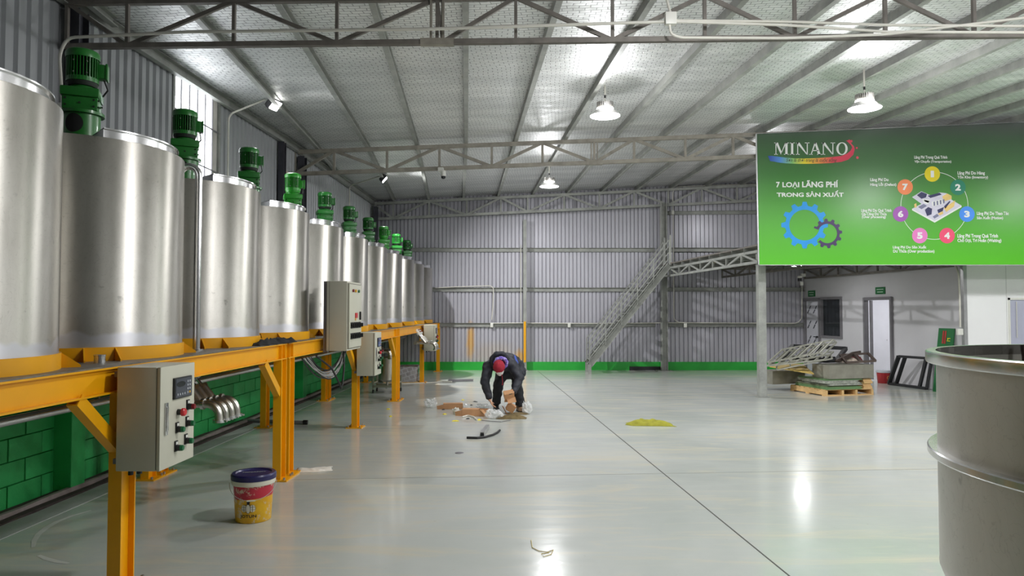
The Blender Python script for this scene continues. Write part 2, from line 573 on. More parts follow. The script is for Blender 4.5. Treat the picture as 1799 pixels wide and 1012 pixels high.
    def prism(self, poly, off, mi=0):
        """3d polygon extruded by the vector off"""
        n = len(poly)
        off = Vector(off)
        vs = [Vector(p) for p in poly] + [Vector(p) + off for p in poly]
        fs = [tuple(range(n - 1, -1, -1)), tuple(range(n, 2 * n))] + [(i, (i + 1) % n, n + (i + 1) % n, n + i) for i in range(n)]
        return self.add(vs, fs, mi)

    def ball(self, c, r, n=12, mi=0, scale=(1, 1, 1), rot=None):
        prof = []
        vs, fs = [], []
        m_ = n
        for i in range(n // 2 + 1):
            t = math.pi * i / (n // 2)
            for k in range(m_):
                a = 2 * math.pi * k / m_
                p = Vector((r * scale[0] * math.sin(t) * math.cos(a), r * scale[1] * math.sin(t) * math.sin(a), r * scale[2] * math.cos(t)))
                if rot is not None:
                    p = rot @ p
                vs.append(p + Vector(c))
        for i in range(n // 2):
            for k in range(m_):
                fs.append((i * m_ + k, (i + 1) * m_ + k, (i + 1) * m_ + (k + 1) % m_, i * m_ + (k + 1) % m_))
        return self.add(vs, fs, mi)

    def mesh(self, name, mats, smooth=True, angle=35, weld=False):
        me = bpy.data.meshes.new(name)
        me.from_pydata([tuple(p) for p in self.v], [], self.f)
        for mt in ([mats] if isinstance(mats, str) else mats):
            me.materials.append(MATS[mt])
        me.polygons.foreach_set('material_index', self.mi)
        bm = bmesh.new()
        bm.from_mesh(me)
        if weld:
            bmesh.ops.remove_doubles(bm, verts=bm.verts, dist=1e-5)
        bmesh.ops.recalc_face_normals(bm, faces=bm.faces)
        bm.to_mesh(me)
        bm.free()
        if smooth:
            me.shade_smooth()
            me.set_sharp_from_angle(angle=R_(angle))
        me.update()
        return me

    def build(self, name, mats, parent=None, smooth=True, angle=35, loc=None, rz=0.0, weld=False):
        return link(name, self.mesh(name, mats, smooth, angle, weld), parent, loc, rz)


def link(name, me, parent=None, loc=None, rz=0.0):
    o = bpy.data.objects.new(name, me)
    COL.objects.link(o)
    if parent is not None:
        o.parent = parent
    if loc is not None:
        o.location = loc
    if rz:
        o.rotation_euler = (0, 0, rz)
    return o


def tag(o, label, cat, group=None):
    o['label'] = label
    o['category'] = cat
    if group:
        o['group'] = group
    return o


def thing(name, label, cat, loc=(0, 0, 0), rz=0.0, group=None):
    o = bpy.data.objects.new(name, None)
    o.empty_display_size = 0.1
    COL.objects.link(o)
    o.location = loc
    o.rotation_euler = (0, 0, rz)
    return tag(o, label, cat, group)


def struct(o):
    o['kind'] = 'structure'
    return o


def copy_tree(src, parent=None):
    c = src.copy()
    COL.objects.link(c)
    c.parent = parent
    for ch in list(src.children):
        copy_tree(ch, c)
    return c


def rot_z(a):
    return Matrix.Rotation(a, 3, 'Z')


# ------------------------------------------------------------------ the plan of the hall
SK = 0.0217                      # the left wall and the tank row lean this much to the right with depth
RZL = -math.atan(SK)
WALL_B = -4.23
T_D = (6.35, 12.9, 19.25)         # depth of the three visible trusses
BACK = 19.5
X_END, Y_START = 15.0, -6.0


def wx(d):
    return WALL_B + SK * d


def Lp(b, d, z=0.0):
    return Vector((b + SK * d, d, z))


def eave_z(y):
    return 4.53 + 0.0175 * (min(max(y, 6.35), 12.9) - 6.35)


def roof_z(x, y):
    s = 0.012 + 0.0040 * max(0.0, y - 6.35) if y < 12.9 else 0.0382 + 0.0016 * (y - 12.9)
    return eave_z(y) + (x + 4.1) * s


def rwx(d):                      # grey partition wall on the right
    return 10.535 - 0.13 * d


# floor -------------------------------------------------------------
fl = struct(MB().bx(-4.7, X_END, Y_START, BACK + 0.4, -0.15, 0.0).build('floor', 'floor_epoxy', smooth=False))
a, b = onfloor(945, 652), onfloor(1372, 1000)
dirj = (a - b).normalized()
b2 = b - dirj * 4.0
MB().bar(a + Vector((0, 0, -0.001)), b2 + Vector((0, 0, -0.001)), 0.010, 0.006).build('expansion_joint', 'joint_sealant', fl, smooth=False)
p, q = onfloor(512, 843), onfloor(1799, 821)
MB().bar(p + Vector((0, 0, -0.001)), q + Vector((1.5, 0.1, -0.001)), 0.006, 0.0046).build('hairline_joint', 'joint_hairline', fl, smooth=False)


def arc_mark(pix, w):
    pts = [onfloor(x, y) for x, y in pix]
    mb = MB()
    n = len(pts)
    vs = []
    for i, p in enumerate(pts):
        t = (pts[min(i + 1, n - 1)] - pts[max(0, i - 1)]).normalized()
        s = Vector((-t.y, t.x, 0))
        k = w * (0.35 + 0.65 * math.sin(math.pi * (i + 0.5) / n))
        vs += [p + s * k + Vector((0, 0, 0.0012)), p - s * k + Vector((0, 0, 0.0012))]
    mb.add(vs, [(2 * i, 2 * i + 1, 2 * i + 3, 2 * i + 2) for i in range(n - 1)])
    mb.build('chalk_mark', 'chalk_mark', fl, smooth=False)


arc_mark([(58, 962), (60, 950), (68, 938), (82, 927), (100, 917), (125, 907), (160, 897)], 0.022)
arc_mark([(68, 976), (82, 982), (100, 987), (120, 990)], 0.02)
arc_mark([(420, 858 - 62), (452, 790 - 4), (400, 806 - 8)][::1], 0.008)

# trough along the foot of the left wall
tr = struct(MB().section(Lp(WALL_B + 0.28, 2.0), Lp(WALL_B + 0.28, BACK), [(-0.28, 0.0), (0.22, 0.0), (0.22, 0.004), (-0.28, 0.004)]).build('trim_1', 'screed_pale', smooth=False))
for off, w, h, mt, nm in ((0.075, 0.09, 0.03, 'trough_dark', 'trough_strip'), (0.155, 0.06, 0.045, 'trough_concrete', 'trough_ridge'), (0.235, 0.09, 0.022, 'trough_dark', 'trough_strip')):
    mb = MB()
    n = 60
    random.seed(int(off * 1000))
    pts = [2.0 + (BACK - 2.0) * i / n for i in range(n + 1)]
    vs = []
    for d in pts:
        j = random.uniform(-0.012, 0.012)
        k = random.uniform(-0.006, 0.006)
        for a_, z in ((-w / 2, 0.001), (-w / 2 + 0.01, h + k), (w / 2 - 0.01, h + k), (w / 2 + j, 0.001)):
            vs.append(Lp(WALL_B + off + a_, d, z))
    mb.add(vs, [(4 * i + k, 4 * i + k + 1, 4 * i + k + 5, 4 * i + k + 4) for i in range(n) for k in range(3)])
    mb.build(nm, mt, tr, smooth=False)


# corrugated sheets ---------------------------------------------------
def corrugated(p0, p1, z0, z1f, pitch, depth, nrm, mb=None, flat=0.55, groove=False):
    """trapezoid ribs between plan points p0 and p1; z1f(x, y) is the top; nrm points into the room"""
    mb = mb or MB()
    p0, p1, nrm = Vector(p0), Vector(p1), Vector(nrm)
    L = (p1 - p0).length
    n = max(1, round(L / pitch))
    prof = [(0, 0), (0.5 * flat, 0), (0.5 * flat + 0.12, 1), (1 - 0.5 * flat + 0.15, 1), (1 - 0.5 * flat + 0.27, 0)]
    if groove:
        prof = [(0, 1), (0.70, 1), (0.78, 0), (0.92, 0)]
    ts = []
    for i in range(n):
        for a_, h in prof:
            if a_ < 1:
                ts.append(((i + a_) / n, h))
    ts.append((1.0, 0))
    vs = []
    for t, h in ts:
        q = p0.lerp(p1, t) + nrm * (h * depth)
        vs += [(q.x, q.y, z0), (q.x, q.y, z1f(q.x, q.y))]
    mb.add(vs, [(2 * i, 2 * i + 1, 2 * i + 3, 2 * i + 2) for i in range(len(ts) - 1)])
    return mb


WIN0, WIN1 = 8.42, 9.72
EAVE = 4.5
topl = lambda x, y: 4.66
mb = MB()
nr = Vector((1, -SK, 0)).normalized()
back_off = -0.035
for d0, d1, z0, zt in ((Y_START, WIN0, 1.16, 4.66), (WIN0, WIN1, 1.16, 2.3), (WIN1, BACK + 0.1, 1.16, 4.66)):
    corrugated(Lp(WALL_B + back_off, d0), Lp(WALL_B + back_off, d1), z0, (lambda x, y, k=zt: k), 0.145, 0.028, nr, mb)
wl = struct(mb.build('wall_left', 'sheet_left', smooth=False))
MB().section(Lp(WALL_B - 0.12, Y_START), Lp(WALL_B - 0.12, BACK + 0.1), [(-0.1, 0), (0.09, 0), (0.09, 1.17), (-0.1, 1.17)]).build('mortar_bed', 'green_block_paint', wl, smooth=False)
# painted concrete blocks
blk = MB().rbox((0, 0, 0), (0.06, 0.396, 0.184), 0.006)
blk_me = blk.mesh('concrete_block', 'green_block_paint', smooth=False)
blk2_me = MB().rbox((0, 0, 0), (0.06, 0.19, 0.184), 0.006).mesh('concrete_half_block', 'green_block_paint', smooth=False)
random.seed(4)
for row in range(6):
    z = 0.096 + row * 0.192
    d = 3.4 + (0.203 if row % 2 else 0.0)
    if row % 2:
        link('concrete_block', blk2_me, wl, Lp(WALL_B - 0.026, 3.4 + 0.1, z), RZL)
    while d < BACK - 0.2:
        o = link('concrete_block', blk_me, wl, Lp(WALL_B - 0.026 + random.uniform(-0.004, 0.005), d + 0.2, z), RZL)
        d += 0.405
for d in (T_D[0] + 0.13, 12.0, T_D[1] + 0.12, T_D[2] - 0.16):
    MB().rbox((0, 0, 0), (0.22, 0.2, 1.18), 0.008).build('pilaster', 'green_block_paint', wl, smooth=False, loc=Lp(WALL_B + 0.06, d, 0.59), rz=RZL)
# eave channel and girts on the left wall
mb = MB()
for d0, d1 in ((Y_START, T_D[0]), (T_D[0], T_D[1]), (T_D[1], BACK)):
    mb.cbeam(Lp(WALL_B + 0.06, d0, eave_z(d0) - 0.075), Lp(WALL_B + 0.06, d1, eave_z(d1) - 0.075), 0.07, 0.13, 0.01)
mb.build('eave_channel', 'galvanised', wl, smooth=False)
for z in (3.15,):
    for d0, d1 in ((Y_START, WIN0 - 0.06), (WIN1 + 0.06, BACK)):
        MB().cbeam(Lp(WALL_B + 0.01, d0, z), Lp(WALL_B + 0.01, d1, z), 0.05, 0.1, 0.006).build('girt', 'galvanised', wl, smooth=False)

# tall barred window in the left wall
wn = struct(MB().bar(Lp(WALL_B - 0.02, WIN0, 2.32), Lp(WALL_B - 0.02, WIN1, 2.32), 0.05, 0.05).build('window_1', 'galvanised', smooth=False))
for d in (WIN0 + 0.02, WIN1 - 0.02):
    MB().bar(Lp(WALL_B - 0.02, d, 2.3), Lp(WALL_B - 0.02, d, 4.5), 0.05, 0.05, up=(0, 1, 0)).build('window_jamb', 'galvanised', wn, smooth=False)
npan = 6
for i in range(npan):
    d0 = WIN0 + (WIN1 - WIN0) * i / npan
    if i:
        MB().bar(Lp(WALL_B - 0.01, d0, 2.34), Lp(WALL_B - 0.01, d0, 4.5), 0.012, 0.016, up=(0, 1, 0)).build('window_bar', 'frame_grey', wn, smooth=False)
for z in (2.95, 3.5, 4.05):
    MB().bar(Lp(WALL_B + 0.0, WIN0, z), Lp(WALL_B + 0.0, WIN1, z), 0.01, 0.016).build('window_bar', 'frame_grey', wn, smooth=False)
MB().bar(Lp(WALL_B - 0.05, (WIN0 + WIN1) / 2, 2.35), Lp(WALL_B - 0.05, (WIN0 + WIN1) / 2, 4.5), 0.006, WIN1 - WIN0 - 0.06, up=(0, 1, 0)).build('window_pane', 'window_pane', wn, smooth=False)
MB().bar(Lp(WALL_B - 0.03, WIN1 - 0.12, 2.35), Lp(WALL_B - 0.03, WIN1 - 0.12, 4.48), 0.02, 0.14, up=(0, 1, 0)).build('side_panel', 'curtain_panel', wn, smooth=False)

# back wall
zb = lambda x, y: roof_z(x, y) + 0.02
mb = corrugated((wx(BACK) - 0.1, BACK + 0.05, 0), (4.12, BACK + 0.05, 0), 0.2, zb, 0.105, 0.034, (0, -1, 0), groove=True)
corrugated((4.0, BACK + 0.02, 0), (X_END, BACK + 0.02, 0), 0.2, zb, 0.118, 0.034, (0, -1, 0), mb, groove=True)
wb = struct(mb.build('wall_back', 'sheet_grey', smooth=False))
kb = struct(MB().bx(wx(BACK) - 0.1, 9.0, BACK - 0.035, BACK + 0.2, 0, 0.225).build('baseboard_back', 'green_kerb_paint', smooth=False))
for z in (1.235, 2.2, 3.29):
    for x0, x1, yo in ((wx(BACK) + 0.05, 0.32, 0), (0.4, 3.93, 0), (4.15, 8.0, -0.05)):
        MB().cbeam((x0, BACK - 0.01 + yo, z), (x1, BACK - 0.01 + yo, z), 0.06, 0.11, 0.006).build('girt', 'galvanised', wb, smooth=False)
MB().cbeam((4.15, BACK - 0.05, 4.3), (8.0, BACK - 0.05, 4.33), 0.06, 0.1, 0.006).build('girt', 'galvanised', wb, smooth=False)

# walls behind and beside the camera, never in frame: the rest of the same shed
corr = corrugated((wx(Y_START) - 0.1, Y_START, 0), (X_END, Y_START, 0), 0.0, zb, 0.4, 0.03, (0, 1, 0))
struct(corr.build('wall_front', 'sheet_room', smooth=False))
corr = corrugated((X_END, Y_START, 0), (X_END, BACK + 0.1, 0), 0.0, zb, 0.4, 0.03, (-1, 0, 0))
struct(corr.build('wall_right', 'sheet_room', smooth=False))

# roof
nx, ny = 18, 30
mb = MB()
vs = []
xs = [wx(0) - 0.4 + (X_END + 0.2 - wx(0) + 0.4) * i / nx for i in range(nx + 1)]
ys = [Y_START - 0.1 + (BACK + 0.4 - Y_START + 0.1) * j / ny for j in range(ny + 1)]
for lay in (0.0, 0.06):
    for y in ys:
        for x in xs:
            vs.append((x, y, roof_z(x, y) + lay))
fs = []
for lay in (0, 1):
    o = lay * (nx + 1) * (ny + 1)
    for j in range(ny):
        for i in range(nx):
            k = o + j * (nx + 1) + i
            fs.append((k, k + 1, k + nx + 2, k + nx + 1) if lay else (k, k + nx + 1, k + nx + 2, k + 1))
mb.add(vs, fs)
me = bpy.data.meshes.new('ceiling')
me.from_pydata([tuple(p) for p in mb.v], [], mb.f)
me.materials.append(MATS['roof_foil'])
me.shade_smooth()
ce = struct(link('ceiling', me))


def purlin_x(k, y):
    p = [(Y_START, -3.03 + 0.80 + 0.87 * k), (T_D[0], -3.03 + 0.87 * k), (T_D[1], -3.55 + 0.905 * k), (T_D[2], -4.15 + 0.945 * k), (BACK, -4.17 + 0.945 * k)]
    for (y0, x0), (y1, x1) in zip(p, p[1:]):
        if y <= y1:
            return x0 + (x1 - x0) * (y - y0) / (y1 - y0)
    return p[-1][1]


for k in range(-1, 18):
    ylist = [Y_START, 0.0, T_D[0], T_D[1], T_D[2], BACK]
    pts = []
    for y in ylist:
        x = purlin_x(k, y)
        if x < wx(y) + 0.12:
            if pts:                                    # stop where the purlin meets the eave
                y0 = pts[-1].y
                for s in range(40, -1, -1):
                    yy = y0 + (y - y0) * s / 40
                    if purlin_x(k, yy) > wx(yy) + 0.12:
                        pts.append(Vector((purlin_x(k, yy), yy, roof_z(purlin_x(k, yy), yy) - 0.05)))
                        break
            break
        if x > X_END - 0.1:
            continue
        pts.append(Vector((x, y, roof_z(x, y) - 0.05)))
    if len(pts) > 1:
        mb = MB()
        for p, q in zip(pts, pts[1:]):
            if (q - p).length > 0.05:
                mb.cbeam(p, q, 0.062, 0.10, 0.012)
        mb.build('purlin', 'galvanised', ce, smooth=False)


# ------------------------------------------------------------------ trusses and columns
def truss(label, D, nodes, h, x0, x1, sec, mat, splices):
    t = thing('roof_truss', label, 'roof truss', (x0, D, roof_z(x0, D) - 0.13 - h), 0)
    org = Vector(t.location)
    zt = lambda x: roof_z(x, D) - 0.105 - sec / 2
    zb_ = lambda x: zt(x) - h
    P = lambda x, top: Vector((x, D, zt(x) if top else zb_(x))) - org
    def part(nm, p, q, w, hh):
        MB().bar(p, q, w, hh).build(nm, mat, t, smooth=False)
    for side in (-1, 1):      # chords of two angles back to back, a slot between them
        o = Vector((0, side * sec * 0.30, 0))
        part('top_chord', P(x0, 1) + o, P(x1, 1) + o, sec * 0.5, sec)
        part('bottom_chord', P(x0, 0) + o, P(x1, 0) + o, sec * 0.5, sec)
    for x, k in nodes:
        part('post', P(x, 0), P(x, 1), sec * 0.62, sec * 0.75)
    for (xa, ka), (xb, kb_) in zip(nodes, nodes[1:]):
        part('diagonal', P(xa, ka == 't'), P(xb, kb_ == 't'), sec * 0.6, sec * 0.8)
    for x in splices:
        for o in (-0.055, 0.055):
            MB().bar(P(x + o, 0), P(x + o, 1), 0.02, 0.05, up=(0, 1, 0)).build('splice_plate', 'truss_primer', t, smooth=False)
        MB().box(P(x, 0), (0.3, sec * 1.4, sec * 1.25)).build('splice_plate', 'truss_primer', t, smooth=False)
        MB().box(P(x, 1), (0.26, sec * 1.4, sec * 0.9)).build('splice_plate', 'truss_primer', t, smooth=False)
    return t


def nx_(pix, D, y):
    return [(at(x, y, D).x, k) for x, k in pix]


n1 = nx_([(118, 't'), (224, 'b'), (411, 't'), (592, 'b'), (768, 't')], T_D[0], 45)
n1b = nx_([(778, 'b'), (906, 't'), (1076, 'b'), (1238, 't'), (1396, 'b'), (1555, 't'), (1711, 'b'), (1870, 't')], T_D[0], 45)
while n1b[-1][0] < X_END - 1:
    n1b.append((n1b[-1][0] + 0.86, 'b' if n1b[-1][1] == 't' else 't'))
truss('grey steel roof truss nearest the camera, crossing the top of the picture', T_D[0], n1 + n1b, 0.40, wx(T_D[0]) + 0.05, X_END - 0.1, 0.046, 'truss_steel', [n1[-1][0]])
n2 = nx_([(518, 'b'), (587, 't'), (680, 'b'), (772, 't'), (864, 'b'), (953, 't'), (1044, 'b'), (1114, 't'), (1204, 'b'), (1288, 't'), (1375, 'b')], T_D[1], 280)
while n2[-1][0] < X_END - 1:
    n2.append((n2[-1][0] + 0.92, 'b' if n2[-1][1] == 't' else 't'))
truss('middle grey roof truss carrying the white dome camera, ending at the green billboard', T_D[1], n2, 0.40, wx(T_D[1]) + 0.05, X_END - 0.1, 0.066, 'truss_primer', [n2[6][0]])
n3 = nx_([(655, 't'), (691, 'b'), (754, 't'), (820, 'b'), (880, 't'), (927, 'b'), (991, 't'), (1053, 'b'), (1114, 't'), (1174, 'b'), (1233, 't'), (1295, 'b'), (1360, 't')], T_D[2], 360)
truss('farthest grey roof truss, standing right in front of the back wall', T_D[2], n3, 0.42, wx(T_D[2]) + 0.08, 8.4, 0.066, 'galvanised', [])

# columns (H sections)
def column(x, y, z1, w, h, mat, label, up=(0, 1, 0), z0=0.0):
    t = thing('steel_column', label, 'column', (x, y, z0))
    z1 -= z0
    MB().ibeam((0, 0, 0.012), (0, 0, z1), w, h, 0.012, 0.014, up).build('shaft', mat, t, smooth=False)
    MB().bx(-w, w, -h, h, 0, 0.012).build('foot_plate', mat, t, smooth=False)
    return t


column(wx(T_D[0]) + 0.09, T_D[0] + 0.13, 4.38, 0.12, 0.16, 'dark_column', 'dark grey steel column behind the foremost green motor, below the nearest truss', z0=1.18)
column(wx(T_D[1]) + 0.09, T_D[1] + 0.12, 4.45, 0.12, 0.18, 'dark_column', 'dark steel column at the left end of the middle roof truss', z0=1.18)
column(wx(12.0) + 0.07, 12.0, 4.48, 0.1, 0.12, 'dark_column', 'slim dark post on the left wall beside the beige panel', z0=1.18)
column(wx(BACK) + 0.14, T_D[2] - 0.16, 4.42, 0.1, 0.14, 'dark_column', 'steel corner column where the left wall meets the back wall', z0=1.18)
column(at(922, 500, 19.4).x, 19.33, 4.1, 0.09, 0.10, 'galvanised', 'slim galvanised post on the back wall behind the bending person')
column(at(1167, 500, 19.2).x, 19.25, 4.55, 0.2, 0.16, 'galvanised', 'wide galvanised column on the back wall behind the staircase top', up=(1, 0, 0))
tag(MB().bar((at(922, 600, 19.3).x, 19.265, 0.23), (at(922, 600, 19.3).x, 19.265, 1.33), 0.06, 0.012, up=(0, 1, 0)).build('yellow_post_strip', 'yellow_paint', smooth=False),
    'yellow painted strip on the slim post behind the bending person', 'painted strip')

# beige panel and blue motor beyond the slim post on the left wall
t = thing('wall_vent_panel', 'beige panel with a round blue fan motor on the left wall', 'vent panel', Lp(WALL_B + 0.03, 12.38, 2.2), RZL)
MB().bx(-0.01, 0.02, -0.3, 0.3, 0.0, 1.85).build('panel', 'beige_panel', t, smooth=False)
MB().cyl((0.02, -0.16, 1.1), (0.17, -0.16, 1.1), 0.11, 0.10, 20).cyl((0.17, -0.16, 1.1), (0.2, -0.16, 1.1), 0.05, 0.04, 14).build('fan_motor', 'blue_enamel', t)

# ------------------------------------------------------------------ tank platform (three modules)
PLAT_B, REAR_B = -2.39, -3.66
BZ = 1.30


def platform(d0, d1, legs, label):
    t = thing('tank_platform', label, 'platform', Lp(PLAT_B, d0, 0), RZL, 'yellow tank platform modules')
    L = d1 - d0
    rx = REAR_B - PLAT_B
    Y = 'yellow_paint'
    MB().ibeam((0, 0, BZ - 0.075), (0, L, BZ - 0.075), 0.075, 0.15, 0.008, 0.010).build('front_beam', Y, t, smooth=False)
    MB().ibeam((rx, 0, BZ - 0.075), (rx, L, BZ - 0.075), 0.075, 0.15, 0.008, 0.010).build('rear_beam', Y, t, smooth=False)
    n = max(2, int(L / 1.2))
    for i in range(n + 1):
        y = 0.05 + (L - 0.1) * i / n
        MB().ibeam((rx + 0.04, y, BZ - 0.075), (-0.04, y, BZ - 0.075), 0.06, 0.13, 0.008, 0.008).build('cross_beam', Y, t, smooth=False)
    MB().bx(rx - 0.05, 0.03, 0.004, L - 0.004, BZ, BZ + 0.008).build('deck_plate', 'deck_plate', t, smooth=False)
    for ld in legs:
        y = ld - d0
        for x, nm in ((0, 'front'), (rx, 'rear')):
            leg = MB().ibeam((x, y, 0.014), (x, y, BZ - 0.15), 0.078, 0.15, 0.008, 0.011, up=(0, 1, 0)).build('leg', Y, t, smooth=False)
            MB().bx(x - 0.11, x + 0.11, y - 0.112, y + 0.112, 0.0, 0.014).build('foot_plate', Y, leg, smooth=False)
            for bx_, by_ in ((-0.08, -0.09), (0.08, -0.09), (-0.08, 0.09), (0.08, 0.09)):
                MB().cyl((x + bx_, y + by_, 0.014), (x + bx_, y + by_, 0.036), 0.011, n=8).build('anchor_bolt', 'bolt_steel', leg, smooth=False)
            s = -1 if (y > 0.3) else 1
            if 0.3 < y:
                MB().cbeam((x, y - 0.07, 0.83), (x, y - 0.46, BZ - 0.15), 0.07, 0.06, 0.008, up=(1, 0, 0)).build('knee_brace', Y, t, smooth=False)
    # stiffener plates in the web of the front beam
    for ld in legs:
        y = min(max(ld - d0, 0.02), L - 0.02)
        for s in (-0.05, 0.05):
            MB().bx(0.004, 0.034, y + s - 0.004, y + s + 0.004, BZ - 0.14, BZ - 0.01).build('stiffener', Y, t, smooth=False)
    return t


platform(0.4, 6.99, [0.9, 4.23, 6.9], 'nearest yellow platform module, carrying the near grey control box')
platform(7.03, 12.94, [7.13, 9.94, 12.85], 'middle yellow platform module, carrying the tall control cabinet')
platform(12.98, 19.2, [13.08, 16.15, 19.08], 'farthest yellow platform module, ending at the back wall')

# ------------------------------------------------------------------ tanks
TB, TR, TP, T2D = -3.1, 0.655, 1.483, 4.91
TZ = BZ + 0.008
SH0, SH1 = 0.085, 1.40          # shell from ring top to top plate, local


def build_tank(light=False, motor=True, mrot=R_(28), label='', cat='tank', group='stainless mixing tanks', k=0):
    t = thing('mixing_tank', label, cat, (0, 0, 0), 0, group)
    MB().lathe([(TR - 0.02, SH0 - 0.02), (TR, SH0 - 0.02), (TR, SH1 - 0.004), (TR - 0.004, SH1), (TR - 0.02, SH1)], 72).build('shell', 'tank_steel', t, angle=50)
    MB().lathe([(0.0005, SH1 - 0.012), (TR - 0.004, SH1 - 0.004)], 48).build('top_plate', 'tank_steel', t)
    # half lid with a raised lip on the aisle side
    mb = MB()
    a0, a1 = -R_(46), R_(134)
    mb.lathe([(0.59, 0), (0.60, 0), (0.60, 0.066), (0.615, 0.066), (0.615, 0.074), (0.17, 0.08), (0.17, 0.0)], 40, c=(0.0, 0, SH1 - 0.004), a0=a0, a1=a1)
    for a_ in (a0, a1):
        c_, s_ = math.cos(a_), math.sin(a_)
        off = Vector((-s_, c_, 0)) * (0.004 if a_ == a0 else -0.004)
        mb.prism([(0.17 * c_, 0.17 * s_, SH1 - 0.004), (0.6 * c_, 0.6 * s_, SH1 - 0.004), (0.6 * c_, 0.6 * s_, SH1 + 0.066), (0.17 * c_, 0.17 * s_, SH1 + 0.072)], off)
    mb.build('half_lid', 'bright_steel', t, angle=30)
    ring = MB().lathe([(TR - 0.01, 0.0), (TR + 0.012, 0.0), (TR + 0.012, SH0), (TR - 0.01, SH0)], 72, closed=True).build('base_ring', 'yellow_paint', t, angle=40)
    for q in range(4):
        for s in (-7.5, 7.5):
            a_ = R_(-47 + 90 * q + s)
            c_, s_ = math.cos(a_), math.sin(a_)
            r0, r1 = TR + 0.008, TR + 0.105
            tn = Vector((-s_, c_, 0)) * 0.008
            MB().prism([Vector((r0 * c_, r0 * s_, 0)) - tn / 2, Vector((r1 * c_, r1 * s_, 0)) - tn / 2, Vector((r1 * c_, r1 * s_, 0.012)) - tn / 2, Vector((r0 * c_, r0 * s_, SH0)) - tn / 2], tn).build('gusset', 'yellow_paint', ring, smooth=False)
    if not motor:
        return t
    G = 'motor_green_lit' if light else 'motor_green'
    Mr = Matrix.Rotation(mrot, 4, 'Z')
    z0 = SH1
    # lantern with a round hand hole
    ml = MB(); ml.M = Mr
    ml.lathe([(0.150, 0), (0.150, 0.014), (0.116, 0.014), (0.116, 0.265), (0.14, 0.265), (0.14, 0.285), (0.0005, 0.285)], 64, c=(0, 0, z0))
    ln = ml.build('lantern', G, t)
    # opening: its inner shade painted as a dark disc on the lantern wall
    mh = MB()
    n = 24
    vs = []
    for i in range(n + 1):
        a_ = math.pi * i / n
        u, w = 0.060 * math.cos(a_), 0.064 * math.sin(a_)
        ang = R_(-82) + u / 0.118
        for sg in (-1, 1):
            vs.append((0.1185 * math.cos(ang), 0.1185 * math.sin(ang), z0 + 0.192 + sg * w))
    mh.add(vs, [(2 * i, 2 * i + 1, 2 * i + 3, 2 * i + 2) for i in range(n)])
    mh.build('hand_hole', 'hole_dark', ln)
    # gearbox
    mg = MB(); mg.M = Mr
    z1 = z0 + 0.285
    mg.rbox((0, 0, z1 + 0.05), (0.215, 0.20, 0.095), 0.012)
    mg.rbox((0, 0, z1 + 0.125), (0.235, 0.235, 0.065), 0.014)
    mg.cyl((0, 0, z1 + 0.15), (0, 0, z1 + 0.185), 0.08, 0.072, 24)
    gb = mg.build('gearbox', G, t)
    for xb, zb2 in ((-0.085, 0.03), (0.085, 0.03), (-0.085, 0.075), (0.085, 0.075), (0.0, 0.05)):
        for fx in (0, 1):
            mbt = MB(); mbt.M = Mr
            if fx:
                mbt.cyl((0.106, xb, z1 + zb2), (0.114, xb, z1 + zb2), 0.007, n=8)
            else:
                mbt.cyl((xb, -0.099, z1 + zb2), (xb, -0.107, z1 + zb2), 0.007, n=8)
            mbt.build('bolt', 'motor_dark', gb, smooth=False)
    # motor with cooling fins and fan cowl
    z2 = z1 + 0.182
    mm = MB(); mm.M = Mr
    mm.lathe([(0.06, 0), (0.088, 0.0), (0.095, 0.02), (0.095, 0.045), (0.078, 0.05)], 32, c=(0, 0, z2))
    mm.cyl((0, 0, z2 + 0.04), (0, 0, z2 + 0.21), 0.077, n=28)
    mo = mm.build('motor_body', 'motor_dark' if not light else G, t)
    mf = MB(); mf.M = Mr
    nf = 32
    for i in range(nf):
        a_ = 2 * math.pi * i / nf
        c_, s_ = math.cos(a_), math.sin(a_)
        mf.box((0.086 * c_, 0.086 * s_, z2 + 0.125), (0.03, 0.005, 0.165), Matrix.Rotation(a_, 3, 'Z'))
    mf.lathe([(0.076, 0), (0.1, 0.0), (0.1, 0.03), (0.076, 0.035)], 32, c=(0, 0, z2 + 0.03), closed=True)
    mf.build('cooling_fins', G, mo, smooth=False)
    mc = MB(); mc.M = Mr
    mc.lathe([(0.09, 0), (0.106, 0), (0.108, 0.03), (0.10, 0.05), (0.08, 0.062), (0.0005, 0.066)], 32, c=(0, 0, z2 + 0.195))
    mc.build('fan_cowl', G, mo)
    mj = MB(); mj.M = Mr
    mj.rbox((0.115, 0.03, z2 + 0.125), (0.055, 0.09, 0.10), 0.01)
    mj.rbox((0.147, 0.03, z2 + 0.125), (0.014, 0.10, 0.11), 0.005)
    mj.build('terminal_box', G, mo)
    for x_, z_ in ((-0.04, 0.08), (0.04, 0.08), (-0.04, 0.16), (0.04, 0.16)):
        mbt = MB(); mbt.M = Mr
        mbt.cyl((x_, -0.085, z2 + z_), (x_, -0.102, z2 + z_), 0.005, n=8)
        mbt.build('bolt', 'bolt_steel', mo, smooth=False)
    # motor cable
    mw = MB()
    a_ = mrot + R_(15)
    c_, s_ = math.cos(a_), math.sin(a_)
    mw.tube([(0.13 * c_, 0.13 * s_, z2 + 0.08), (0.10 * c_, 0.17, z2 + 0.03), (-0.04, 0.19, z2 - 0.10), (-0.10, 0.20, z0 + 0.12), (-0.16, 0.2, z0)], 0.006, 6)
    mw.build('motor_cable', 'cable_black', t)
    return t


